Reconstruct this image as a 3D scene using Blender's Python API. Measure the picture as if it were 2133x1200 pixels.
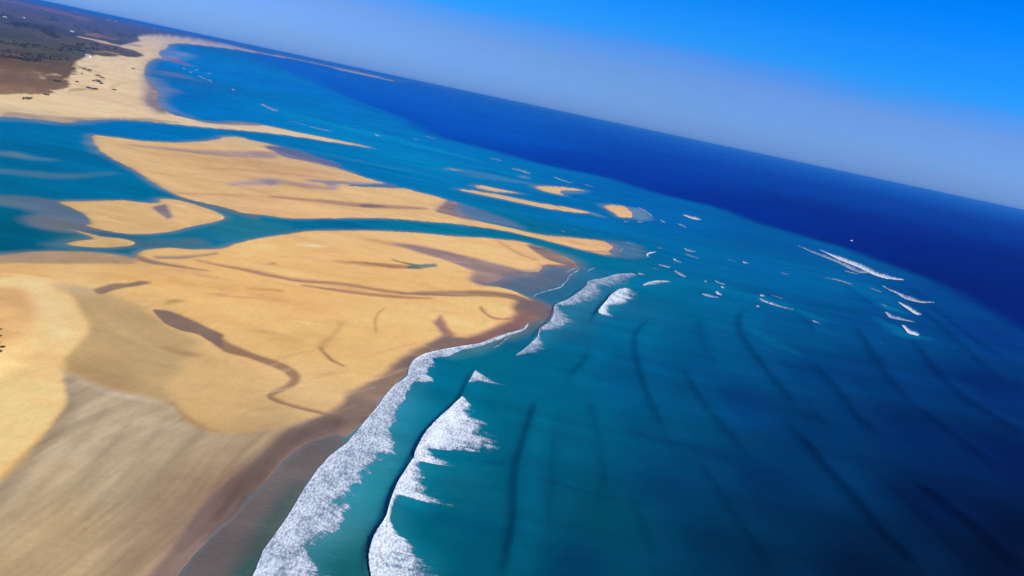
import bpy, math, random
import numpy as np
from mathutils import Vector, Matrix

for o in list(bpy.data.objects):
    bpy.data.objects.remove(o)
scene = bpy.context.scene
random.seed(7)
rng = np.random.default_rng(7)

# ------------------------------------------------------------------ camera
CAM_H = 250.0
F_PX = 1674.0                       # focal length measured in photo pixels (photo 2133 wide)
ROLL = math.atan(0.2135)
PITCH = math.atan(381.0 / F_PX)
cam_data = bpy.data.cameras.new("Camera")
cam = bpy.data.objects.new("Camera", cam_data)
scene.collection.objects.link(cam)
scene.camera = cam
cam_data.sensor_width = 36.0
cam_data.lens = 36.0 * F_PX / 2133.0
cam_data.clip_start = 0.5
cam_data.clip_end = 400000.0
R = Matrix.Rotation(math.radians(90) - PITCH, 4, 'X') @ Matrix.Rotation(ROLL, 4, 'Z')
cam.matrix_world = Matrix.Translation((0, 0, CAM_H)) @ R
R3 = np.array(R.to_3x3())

# ------------------------------------------------------------------ sky
SUN_EL = math.radians(40)
SUN_DIR = Vector((math.cos(SUN_EL) * 0.95, -math.cos(SUN_EL) * 0.31, math.sin(SUN_EL))).normalized()
world = bpy.data.worlds.new("World")
scene.world = world
world.use_nodes = True
wn = world.node_tree.nodes; wl = world.node_tree.links
wn.clear()
w_out = wn.new('ShaderNodeOutputWorld'); w_bg = wn.new('ShaderNodeBackground')
w_sky = wn.new('ShaderNodeTexSky'); w_sky.sky_type = 'NISHITA'; w_sky.sun_disc = False
w_sky.sun_elevation = SUN_EL
w_sky.sun_rotation = math.atan2(SUN_DIR.x, SUN_DIR.y)
w_sky.altitude = 250; w_sky.air_density = 1.0; w_sky.dust_density = 0.6; w_sky.ozone_density = 2.0
w_tc = wn.new('ShaderNodeTexCoord'); w_sep = wn.new('ShaderNodeSeparateXYZ')
w_ramp = wn.new('ShaderNodeValToRGB'); w_mul = wn.new('ShaderNodeMix'); w_mul.data_type = 'RGBA'; w_mul.blend_type = 'MULTIPLY'
w_mul.inputs[0].default_value = 1.0
w_nz = wn.new('ShaderNodeTexNoise'); w_nz.inputs['Scale'].default_value = 3.0; w_nz.inputs['Detail'].default_value = 3.0
w_map = wn.new('ShaderNodeMapping'); w_map.inputs['Scale'].default_value = (1, 1, 9)
w_ma = wn.new('ShaderNodeMath'); w_ma.operation = 'MULTIPLY_ADD'; w_ma.inputs[1].default_value = 0.05; w_ma.inputs[2].default_value = -0.025
w_ad = wn.new('ShaderNodeMath'); w_ad.operation = 'ADD'
wl.new(w_tc.outputs['Generated'], w_sep.inputs[0])
wl.new(w_tc.outputs['Generated'], w_map.inputs['Vector']); wl.new(w_map.outputs[0], w_nz.inputs['Vector'])
wl.new(w_nz.outputs['Fac'], w_ma.inputs[0]); wl.new(w_ma.outputs[0], w_ad.inputs[1])
wl.new(w_sep.outputs['Z'], w_ad.inputs[0]); wl.new(w_ad.outputs[0], w_ramp.inputs[0])
# dusty haze layer low over the horizon, clear saturated air above it
SKY_TINT = [(0.0, (0.15, 0.32, 0.93)), (0.04, (0.165, 0.31, 0.78)), (0.065, (0.17, 0.30, 0.69)), (0.085, (0.11, 0.30, 0.75)), (0.098, (0.05, 0.32, 0.81)),
            (0.11, (0.035, 0.33, 0.84)), (0.18, (0.002, 0.31, 0.9)), (0.22, (0.0, 0.26, 0.85)), (0.45, (0.10, 0.16, 0.30)), (1.0, (0.35, 0.36, 0.40))]
cr = w_ramp.color_ramp
while len(cr.elements) < len(SKY_TINT): cr.elements.new(0.5)
for e, (p, c) in zip(cr.elements, SKY_TINT):
    e.position = p; e.color = (*c, 1)
wl.new(w_sky.outputs[0], w_mul.inputs[6]); wl.new(w_ramp.outputs[0], w_mul.inputs[7])
wl.new(w_mul.outputs[2], w_bg.inputs[0]); w_bg.inputs[1].default_value = 0.15
wl.new(w_bg.outputs[0], w_out.inputs[0])

# ------------------------------------------------------------------ sun and exposure
sd = bpy.data.lights.new("Sun", 'SUN'); sd.energy = 3.6; sd.angle = math.radians(0.53); sd.color = (1.0, 0.95, 0.87)
sun = bpy.data.objects.new("Sun", sd); scene.collection.objects.link(sun)
sun.rotation_euler = SUN_DIR.to_track_quat('Z', 'Y').to_euler()
scene.view_settings.view_transform = 'Standard'
scene.view_settings.look = 'None'
scene.view_settings.gamma = 1.0
scene.view_settings.exposure = 0.45
KLIGHT = np.array([0.98, 1.02, 1.24])        # what a white surface shows under this light and exposure

# ------------------------------------------------------------------ helpers
def srgb(c):
    c = np.asarray(c, float) / 255.0
    return np.where(c <= 0.04045, c / 12.92, ((c + 0.055) / 1.055) ** 2.4)
def alb(c):
    return np.clip(srgb(c) / KLIGHT, 0.0004, 0.85)

def horizon_v(u): return 600 + (u - 1066.5) * 0.2135 - 381.0 * math.sqrt(1 + 0.2135 ** 2)

def at(u, v):
    """where the sight line through photo point (u, v) meets the ground"""
    v = max(v, horizon_v(u) + 4.6)
    d = R3 @ np.array([(u - 1066.5) / F_PX, -(v - 600) / F_PX, -1.0])
    t = CAM_H / -d[2]
    return np.array([d[0] * t, d[1] * t])
def ats(pts): return np.array([at(*p) for p in pts])

def chaikin(pts, closed=True, n=2):
    p = np.asarray(pts, float)
    for _ in range(n):
        if closed:
            q = np.roll(p, -1, axis=0)
            p = np.stack([p * .8 + q * .2, p * .2 + q * .8], 1).reshape(-1, 2)
        else:
            a = p[:-1] * .75 + p[1:] * .25; b = p[:-1] * .25 + p[1:] * .75
            m = np.stack([a, b], 1).reshape(-1, 2)
            p = np.vstack([p[:1], m[1:-1], p[-1:]])
    return p

def stroke(pts, widths):
    """closed outline of a tapered stroke drawn along pts"""
    p = chaikin(pts, False, 2)
    s0 = np.linspace(0, 1, len(widths)); s1 = np.linspace(0, 1, len(p))
    w = np.interp(s1, s0, widths) * 0.5
    t = np.gradient(p, axis=0); t /= np.linalg.norm(t, axis=1)[:, None] + 1e-9
    n = np.stack([-t[:, 1], t[:, 0]], 1)
    return np.vstack([p + n * w[:, None], (p - n * w[:, None])[::-1]])

def _hash(ix, iy, seed):
    h = (ix.astype(np.int64) * 374761393 + iy.astype(np.int64) * 668265263 + seed * 974711) & 0x7fffffff
    h = ((h ^ (h >> 13)) * 1274126177) & 0x7fffffff
    return ((h ^ (h >> 16)) & 0xffff) / 65535.0
def vnoise(x, y, seed=0):
    ix = np.floor(x); iy = np.floor(y); fx = x - ix; fy = y - iy
    fx = fx * fx * (3 - 2 * fx); fy = fy * fy * (3 - 2 * fy)
    a = _hash(ix, iy, seed); b = _hash(ix + 1, iy, seed); c = _hash(ix, iy + 1, seed); d = _hash(ix + 1, iy + 1, seed)
    return (a * (1 - fx) + b * fx) * (1 - fy) + (c * (1 - fx) + d * fx) * fy
def fbm(x, y, seed=0, o=4):
    s = 0; a = 0.5; t = 0
    for i in range(o):
        s = s + a * vnoise(x * 2 ** i, y * 2 ** i, seed + i * 17); t += a; a *= 0.5
    return s / t
def smooth(e0, e1, x):
    t = np.clip((x - e0) / (e1 - e0), 0, 1); return t * t * (3 - 2 * t)

def seg_dist(P, A, B):
    ab = B - A; L = (ab ** 2).sum() + 1e-12
    ap = P - A
    t = np.clip((ap @ ab) / L, 0, 1)
    d = ap - t[:, None] * ab
    return (d ** 2).sum(1), t, ab[0] * ap[:, 1] - ab[1] * ap[:, 0]

def poly_sdf(P, V):
    """signed distance, positive inside"""
    d2 = np.full(len(P), 1e30); ins = np.zeros(len(P), bool)
    n = len(V)
    for i in range(n):
        A = V[i]; B = V[(i + 1) % n]
        dd, _, _ = seg_dist(P, A, B)
        np.minimum(d2, dd, out=d2)
        if A[1] != B[1]:
            c = (A[1] > P[:, 1]) != (B[1] > P[:, 1])
            xi = (B[0] - A[0]) * (P[:, 1] - A[1]) / (B[1] - A[1]) + A[0]
            ins ^= c & (P[:, 0] < xi)
    return np.where(ins, 1, -1) * np.sqrt(d2)

# ------------------------------------------------------------------ the land and sea grid (fan of rows that widen with distance)
az_in = np.arange(-50, 36.001, 0.075)
az = np.radians(np.concatenate([np.linspace(-88, -51, 22), az_in, np.linspace(37, 80, 22)]))
tin = np.linspace(0.0026, 0.90, 760)
tin = np.concatenate([tin, [1.0, 1.2, 1.6, 2.5, 5.0, 20.0]])
rad = CAM_H / tin[::-1]
NA, NR = len(az), len(rad)
AZ, RR = np.meshgrid(az, rad)
X = (RR * np.sin(AZ)).ravel(); Y = (RR * np.cos(AZ)).ravel(); RR = RR.ravel(); AZ = AZ.ravel()
N = len(X)
P0 = np.stack([X, Y], 1)
# domain warp so outlines are organic
wx = (fbm(X / 60, Y / 60, 3, 3) - .5) + 0.5 * (fbm(X / 14, Y / 14, 31, 2) - .5)
wy = (fbm(X / 60, Y / 60, 9, 3) - .5) + 0.5 * (fbm(X / 14, Y / 14, 37, 2) - .5)
amp = np.clip(RR * 0.006, 0, 10)
PW = P0 + np.stack([wx * amp, wy * amp], 1)

lev = np.full(N, -1.0)
fringe = np.zeros(N)
owner = np.zeros(N, np.int16)
OWN = {}

def mask(poly, k=0.004, smoothit=True, closed_world=None):
    pts = chaikin(poly, True, 2) if smoothit else np.asarray(poly, float)
    V = ats(pts)
    lo = V.min(0); hi = V.max(0)
    mr = max(np.hypot(*V.T)) * max(k, closed_world or 0) * 2.0 + 20
    sel = np.where((PW[:, 0] > lo[0] - mr) & (PW[:, 0] < hi[0] + mr) & (PW[:, 1] > lo[1] - mr) & (PW[:, 1] < hi[1] + mr))[0]
    d = poly_sdf(PW[sel], V)
    s = RR[sel] * k
    m = smooth(-1, 1, d / s)
    keep = m > 0.002
    if closed_world is not None:
        m2 = smooth(-1, 1, d / (RR[sel] * closed_world))
        np.maximum.at(fringe, sel, m2)
    return sel[keep], m[keep]

def idw(ctrl, power=3.2):
    cp = np.array([c[0] for c in ctrl], float); cc = np.array([srgb(c[1]) for c in ctrl])
    W = ats(cp); ca = np.arctan2(W[:, 0], W[:, 1]); cl = np.log(np.hypot(W[:, 0], W[:, 1])) * 0.5
    num = np.zeros((N, 3)); den = np.zeros(N)
    qa = AZ + (wx * 0.02); ql = np.log(RR) * 0.5 + wy * 0.03
    for i in range(len(W)):
        w = 1.0 / ((qa - ca[i]) ** 2 + (ql - cl[i]) ** 2 + 0.0012) ** (power / 2)
        num += w[:, None] * cc[i]; den += w
    return num / den[:, None]

# ------------------------------------------------------------------ outlines traced on the ground plan
BEACH = [(-700, 560), (-200, 535), (0, 531), (45, 526), (90, 523), (150, 522), (210, 526), (261, 532), (283, 538), (287, 528), (300, 522), (345, 516),
 (375, 518), (396, 520), (435, 519), (456, 518), (474, 513), (500, 505), (545, 496), (605, 486), (644, 481), (710, 480), (770, 480),
 (830, 482), (890, 486), (950, 492), (1010, 496), (1040, 498), (1068, 500), (1100, 506), (1140, 519), (1170, 530), (1200, 547), (1207, 557),
 (1180, 557), (1150, 556), (1132, 556), (1122, 566), (1095, 569), (1060, 572), (1030, 588), (1000, 593), (1035, 597), (1068, 606), (1092, 618), (1110, 624), (1135, 634), (1150, 645),
 (1148, 655), (1130, 663), (1104, 672), (1100, 680), (1080, 688), (1050, 699), (1026, 708), (999, 717), (969, 723), (920, 730), (881, 739), (857, 756),
 (851, 768), (848, 783), (824, 801), (800, 825), (782, 852), (758, 879), (725, 912), (692, 904), (668, 913), (635, 924), (611, 942), (590, 960),
 (554, 1005), (518, 1038), (500, 1065), (486, 1080), (450, 1107), (414, 1143), (387, 1173), (370, 1200), (330, 1260), (200, 1500), (-700, 1700)]
HEAD = [(-700, 240), (-200, 240), (0, 243), (51, 247), (101, 253), (142, 257), (157, 253), (190, 251), (240, 249), (291, 252), (354, 258), (430, 266), (500, 272),
 (548, 276), (605, 283), (650, 290), (710, 299), (755, 305.5), (776, 309), (755, 302.5), (710, 293.5), (650, 281), (590, 269), (536, 258), (500, 254), (470, 256), (430, 254), (395, 247), (360, 239), (332, 224),
 (327, 205), (332, 195), (319, 177), (304, 165), (300, 152), (304, 137), (312, 127), (330, 122), (355, 124), (330, 116), (334, 106), (352, 100), (349, 92), (380, 90),
 (430, 96), (481, 102), (530, 110), (575, 117.5), (620, 126), (665, 135.5), (710, 146), (749, 154.5), (800, 166), (840, 172),
 (840, 120), (600, 60), (300, 0), (-100, -60), (-700, -190)]
BANK = [(192, 282), (210, 282), (255, 288), (300, 294), (360, 297), (420, 294), (450, 290), (468, 285), (495, 284), (516, 290), (545, 296), (590, 306), (560, 306), (575, 317),
 (590, 326), (620, 328), (656, 336), (710, 353), (755, 368), (785, 377), (806, 383), (770, 384), (704, 386), (770, 389.5), (845, 392), (875, 401), (900, 406), (930, 416), (958, 424), (945, 432), (950, 446), (990, 458),
 (1035, 468), (1080, 479), (1125, 489), (1170, 493), (1215, 497), (1254, 501), (1272, 509), (1276, 518), (1266, 523), (1280, 531), (1260, 532), (1230, 525), (1170, 510),
 (1110, 494), (1050, 480), (990, 471), (930, 465), (860, 459), (800, 454), (710, 454), (650, 455), (602, 455), (560, 450), (500, 443), (480, 435), (420, 422),
 (375, 410), (339, 392), (315, 377), (285, 356), (255, 341), (225, 326), (204, 311), (195, 296)]
ISL2 = [(117, 421), (150, 419), (255, 417), (285, 420), (325, 424), (336, 413), (375, 417), (420, 429), (459, 444), (471, 455), (450, 462), (405, 471), (360, 482),
 (315, 488), (270, 488), (225, 482), (175, 469), (196, 466), (180, 449), (150, 434)]
ISL3 = [(132, 506), (156, 501), (192, 497), (176, 488), (138, 477), (180, 485), (210, 492), (240, 495), (270, 500), (284, 506), (270, 512), (225, 516), (180, 514), (144, 510)]
ISL4 = [(953, 394), (975, 395), (1020, 402), (1080, 414), (1125, 423), (1185, 432), (1224, 440), (1229, 444), (1200, 443), (1140, 435), (1080, 423), (1020, 410), (975, 401)]
ISL5 = [(986, 387), (999, 385), (1035, 392), (1088, 402.5), (1068, 402.5), (1020, 398.5), (993, 391)]
ISL6 = [(1111, 390), (1128, 387), (1170, 389), (1200, 393), (1222, 397.5), (1194, 397), (1170, 396.5), (1164, 400), (1178, 407.5), (1155, 404), (1131, 398)]
ISL7 = [(1256, 429), (1272, 426), (1299, 429), (1311, 437), (1320, 449), (1314, 454), (1287, 453), (1281, 446), (1266, 437)]

def land(name, poly, k=0.003, v=1.0):
    s, m = mask(poly, k, True, 0.021)
    lev[s] += (v - lev[s]) * m
    OWN[name] = len(OWN) + 1
    owner[s] = OWN[name]
land('head', HEAD, 0.004)
land('bank', BANK, 0.0035)
land('isl2', ISL2, 0.0035); land('isl3', ISL3, 0.003); land('isl4', ISL4, 0.002); land('isl5', ISL5, 0.002)
land('isl6', ISL6, 0.002); land('isl7', ISL7, 0.003)
land('beach', BEACH, 0.0035)

def q_warp(x, y): return 2.5 * fbm(x / 200, y / 200, 711, 2)
# ------------------------------------------------------------------ colours of sand
SAND = [((700, 600), (232, 186, 118)), ((300, 570), (226, 182, 114)), ((60, 565), (216, 172, 106)), ((700, 730), (226, 188, 122)), ((500, 800), (212, 176, 118)),
 ((660, 820), (214, 180, 124)), ((300, 720), (186, 158, 112)), ((220, 790), (176, 150, 106)), ((450, 830), (204, 172, 116)), ((160, 650), (230, 196, 136)),
 ((120, 600), (220, 188, 132)), ((90, 740), (232, 196, 134)), ((80, 850), (220, 182, 120)), ((20, 930), (220, 182, 116)), ((400, 600), (230, 184, 116)), ((560, 520), (234, 190, 124)),
 ((560, 680), (228, 186, 118)), ((560, 880), (186, 156, 112)), ((480, 640), (228, 182, 116)), ((230, 690), (190, 162, 114)),
 ((900, 600), (236, 190, 124)), ((1000, 520), (238, 192, 128)), ((1000, 650), (238, 194, 128)), ((840, 680), (232, 190, 124)),
 ((400, 330), (212, 174, 122)), ((350, 370), (214, 178, 128)), ((600, 350), (206, 168, 124)), ((800, 420), (222, 184, 132)), ((650, 430), (222, 182, 126)), ((1200, 510), (226, 180, 130)),
 ((500, 400), (210, 172, 124)), ((260, 450), (212, 178, 122)), ((230, 505), (202, 170, 116)), ((1080, 420), (222, 184, 142)), ((1290, 440), (226, 182, 134)), ((1140, 392), (222, 184, 142)),
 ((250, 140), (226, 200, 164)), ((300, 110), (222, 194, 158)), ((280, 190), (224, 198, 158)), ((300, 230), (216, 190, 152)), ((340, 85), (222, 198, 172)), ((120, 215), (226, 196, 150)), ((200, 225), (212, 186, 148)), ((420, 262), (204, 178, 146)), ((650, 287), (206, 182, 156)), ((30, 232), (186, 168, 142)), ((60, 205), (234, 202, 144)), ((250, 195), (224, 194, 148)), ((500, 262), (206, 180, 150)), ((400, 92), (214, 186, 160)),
 ((-300, 700), (215, 176, 118)), ((-300, 1300), (180, 150, 104)), ((1050, 480), (228, 184, 126))]
G = idw(SAND)

BLOT = fbm(X / 55 + q_warp(X, Y), Y / 32, 701, 4)
def paint(C, poly, col, op=1.0, k=0.004, sm=True, restrict=None):
    s, m = mask(poly, k, sm)
    m = np.clip(m * op * (0.78 + 0.44 * BLOT[s]) * 1.03, 0, 1)[:, None]
    C[s] += (srgb(col) - C[s]) * m
    return s, m[:, 0]
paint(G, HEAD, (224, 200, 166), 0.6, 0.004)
# wide grey flat with rippled streaks
FLAT = [(111, 770), (135, 779), (180, 797), (225, 813), (270, 827), (315, 827), (351, 833), (360, 846), (375, 864), (405, 885), (441, 900), (500, 905), (560, 900), (700, 860), (740, 900), (560, 1100),
 (300, 1500), (-500, 1500), (-150, 1100), (0, 1011), (30, 984), (60, 960), (99, 900), (129, 870), (144, 842), (132, 812)]
paint(G, FLAT, (172, 156, 126), 1.0, 0.006)
paint(G, [(430, 905), (520, 900), (620, 880), (560, 960), (430, 1030), (330, 1090), (300, 1000)], (150, 124, 94), 0.55, 0.06)
paint(G, [(0, 1080), (160, 1000), (300, 1120), (200, 1400), (-300, 1400)], (172, 148, 106), 0.6, 0.06)
paint(G, [(300, 1020), (450, 980), (540, 930), (420, 1150), (250, 1250), (230, 1150)], (142, 120, 96), 0.8, 0.05)
paint(G, stroke([(111, 768), (135, 779), (180, 797), (225, 815), (270, 829), (315, 830), (352, 838), (375, 868)], [6, 16, 22, 18, 16, 18, 20, 4]), (186, 172, 148), 0.7, 0.006)
paint(G, stroke([(113, 772), (140, 800), (160, 850), (120, 910)], [6, 26, 22, 8]), (140, 128, 110), 0.6, 0.02)
paint(G, stroke([(145, 850), (110, 905), (70, 960), (20, 1010), (-60, 1070)], [14, 22, 26, 30, 30]), (140, 122, 100), 0.55, 0.012)
for a in range(9):
    x0 = 150 + a * 34 + rng.uniform(-8, 8)
    paint(G, stroke([(x0, 838 + a * 6), (x0 - 30, 880 + a * 8), (x0 - 90, 950 + a * 8), (x0 - 170, 1040 + a * 8)], [3, 12, 16, 4]), (182, 168, 136) if a % 2 else (142, 126, 98), 0.4, 0.009)
# beige damp flats and pale dune band
paint(G, [(120, 750), (190, 690), (150, 625), (135, 598), (200, 600), (260, 625), (320, 655), (380, 700), (420, 715), (370, 745), (372, 775), (340, 800), (370, 850), (300, 825), (230, 812), (140, 778)], (178, 152, 106), 0.8, 0.012)
paint(G, [(200, 740), (260, 745), (300, 790), (270, 815), (200, 795), (150, 775), (140, 752)], (166, 138, 94), 0.6, 0.02)
paint(G, [(330, 720), (400, 735), (425, 742), (380, 748), (330, 740)], (168, 138, 98), 0.7, 0.008)
paint(G, stroke([(150, 600), (205, 650), (245, 690), (300, 715), (345, 740), (390, 748)], [4, 12, 16, 12, 8, 3]), (196, 170, 120), 0.5, 0.008)
paint(G, [(-40, 585), (60, 575), (130, 590), (150, 625), (190, 688), (150, 725), (128, 760), (135, 800), (138, 845), (90, 905), (-10, 1000), (-300, 1250), (-400, 700)], (234, 198, 138), 0.9, 0.006)
paint(G, [(-200, 600), (20, 596), (60, 612), (78, 650), (70, 690), (40, 715), (0, 730), (-200, 760)], (212, 170, 114), 0.9, 0.012)
paint(G, stroke([(2, 588), (60, 590), (90, 620), (120, 660), (130, 700)], [4, 18, 34, 38, 20]), (240, 210, 158), 0.7, 0.02)
paint(G, stroke([(0, 571), (45, 575), (110, 582)], [2, 4, 3]), (236, 206, 150), 0.6, 0.004)
paint(G, [(100, 590), (150, 590), (200, 605), (190, 618), (140, 612), (105, 602)], (190, 168, 128), 0.7, 0.01)
# northern lagoon rim
paint(G, [(-200, 520), (0, 524), (150, 516), (270, 526), (290, 550), (240, 550), (120, 551), (0, 550), (-200, 556)], (158, 136, 112), 0.85, 0.006)
# gentle undulating tints through the golden flats
for (pts, w, c, o, k) in [
 ([(350, 560), (500, 590), (650, 610), (800, 628), (900, 632)], [4, 14, 18, 12, 4], (236, 184, 112), .6, .02),
 ([(420, 620), (520, 612), (640, 640), (740, 640)], [10, 30, 36, 10], (226, 176, 106), .5, .03),
 ([(180, 570), (300, 585), (420, 600), (540, 598)], [6, 16, 14, 4], (214, 168, 96), .5, .02),
 ([(520, 700), (640, 720), (760, 700), (860, 690)], [10, 40, 50, 20], (222, 180, 112), .5, .04),
 ([(395, 545), (520, 540), (700, 545), (790, 530)], [10, 28, 36, 12], (226, 178, 112), .5, .03),
 ([(620, 510), (655, 513), (680, 514)], [2, 6, 2], (250, 222, 178), .8, .006),
 ([(505, 508), (540, 500), (575, 497)], [1, 4, 1], (246, 214, 166), .6, .006),
 ([(820, 562), (860, 568), (905, 557)], [1, 2.5, 1], (244, 208, 156), .6, .003),
 ([(560, 710), (640, 700), (700, 672), (712, 665)], [4, 14, 10, 2], (204, 172, 106), .5, .02),
 ([(640, 760), (760, 770), (800, 760)], [4, 14, 6], (214, 180, 124), .5, .02),
 ([(240, 345), (330, 372), (420, 392), (500, 400), (700, 442)], [4, 16, 18, 14, 6], (228, 190, 132), .6, .01),
 ([(330, 400), (420, 405), (510, 408)], [2, 5, 2], (176, 140, 90), .5, .006),
 ([(300, 315), (420, 335), (560, 345), (700, 365)], [4, 14, 18, 6], (196, 156, 108), .5, .012),
 ([(420, 350), (560, 358), (700, 374)], [4, 8, 4], (190, 148, 104), .55, .006),
 ([(240, 290), (330, 303), (450, 308), (560, 313)], [3, 6, 6, 3], (226, 186, 128), .6, .006),
 ([(150, 430), (230, 450), (330, 470), (430, 462)], [6, 30, 20, 6], (220, 184, 122), .4, .02)]:
    paint(G, stroke(pts, w), c, o, k)

# wet sand strips, streams and pools.  (points, widths, colour, level, softness)
WET = [
 ([(285, 537), (310, 545), (340, 551), (380, 558), (430, 565)], [9, 8, 6, 5, 2], (140, 112, 98), .15, .004),
 ([(321, 537), (360, 538), (400, 536), (450, 528)], [5, 6, 6, 4], (150, 130, 118), .15, .004),
 ([(405, 543), (450, 552), (495, 561), (540, 571), (580, 577), (620, 585), (695, 590), (755, 599), (800, 607), (840, 611)], [2, 5, 6, 8, 7, 6, 6, 6, 6, 6], (164, 120, 92), .18, .0035),
 ([(629, 594), (680, 602), (740, 611), (800, 617), (860, 621), (900, 622)], [3, 5, 6, 6, 5, 2], (160, 116, 94), .18, .0035),
 ([(835, 611), (875, 612), (935, 612), (995, 611), (1040, 614), (1070, 619), (1100, 630)], [5, 9, 11, 11, 10, 11, 10], (134, 112, 92), .1, .004),
 ([(700, 545), (760, 550), (830, 558)], [2, 8, 6], (186, 140, 96), .3, .005),
 ([(518, 602), (590, 607)], [2, 3], (186, 140, 86), .4, .005),
 ([(802, 642), (786, 652), (778, 668), (783, 692)], [2, 3, 4, 2], (182, 142, 92), .4, .0025),
 ([(708, 672), (694, 700), (672, 716), (668, 727)], [1, 3, 5, 6], (188, 150, 96), .5, .006),
 ([(664, 724), (676, 738), (692, 752), (716, 763)], [3, 5, 6, 2], (148, 110, 80), .2, .003),
 ([(1000, 640), (1008, 652), (1022, 662), (1040, 666), (1064, 664)], [7, 6, 4, 4, 3], (156, 118, 96), .2, .003),
 ([(732, 545), (785, 551), (840, 557), (872, 559)], [2, 6, 8, 4], (166, 124, 84), .2, .0025),
 ([(815, 541), (845, 549), (868, 554)], [2, 3, 6], (112, 112, 88), .15, .002),
 ([(848, 557), (870, 556), (892, 554), (909, 553)], [7, 9, 7, 6], (86, 124, 122), .1, .002),
 ([(552, 381), (575, 382)], [12, 8], (146, 138, 172), .05, .004),
 ([(358, 842), (385, 868), (415, 888), (462, 903)], [4, 9, 8, 3], (168, 134, 92), .5, .006),
 ([(908, 664), (916, 672), (925, 690), (938, 706)], [22, 18, 16, 22], (150, 112, 104), .15, .004),
 ([(930, 705), (925, 718), (918, 730)], [26, 34, 46], (128, 124, 108), .1, .008),
 ([(345, 634), (378, 626)], [5, 3], (176, 148, 92), .4, .004),
 ([(352, 628), (368, 625)], [2, 2], (140, 118, 76), .4, .003),
 ([(558, 549), (572, 550)], [4, 2], (176, 132, 84), .4, .003),
 ([(1035, 502), (1060, 518), (1085, 532), (1120, 543)], [2, 4, 5, 3], (200, 152, 108), .4, .004),
 ([(770, 500), (815, 508), (850, 515)], [2, 8, 6], (190, 150, 108), .4, .008),
 # the long meandering stream
 ([(446, 708), (470, 726), (510, 737), (545, 750), (581, 761), (606, 776), (616, 788), (608, 800), (590, 810), (566, 819), (560, 826), (575, 836), (620, 851), (680, 864), (725, 876)],
  [22, 18, 12, 13, 15, 19, 20, 15, 10, 11, 13, 8, 6, 6, 4], (140, 108, 82), .12, .003),
 # streaks across the big bank
 ([(268, 302), (320, 308), (390, 315), (440, 319), (500, 322), (575, 323)], [2, 4, 6, 9, 12, 14], (160, 138, 140), .12, .006),
 ([(478, 384), (520, 382), (560, 378), (585, 377)], [5, 9, 13, 8], (160, 142, 158), .1, .008),
 ([(590, 379), (640, 388), (690, 394)], [8, 10, 6], (168, 138, 126), .2, .009),
 ([(560, 410), (650, 417), (725, 426), (800, 431), (890, 435)], [3, 6, 9, 9, 4], (168, 130, 108), .25, .005),
 ([(750, 428), (770, 429), (800, 430)], [5, 7, 4], (130, 112, 120), .1, .003),
 ([(640, 376), (700, 380), (770, 384), (830, 387)], [5, 7, 6, 6], (142, 132, 156), .05, .005),
 ([(672, 380), (696, 388), (690, 392)], [6, 12, 8], (146, 136, 168), .05, .005),
 ([(1225, 524), (1255, 524), (1272, 526)], [1, 3, 2], (176, 134, 112), .2, .002),
]
for pts, w, c, lv, k in WET:
    s, m = paint(G, stroke(pts, w), c, 0.5, k * 2.2)
    s, m = paint(G, stroke(pts, w), c, 0.7, k * 1.15)
    lev[s] += (lv - lev[s]) * m
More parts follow.
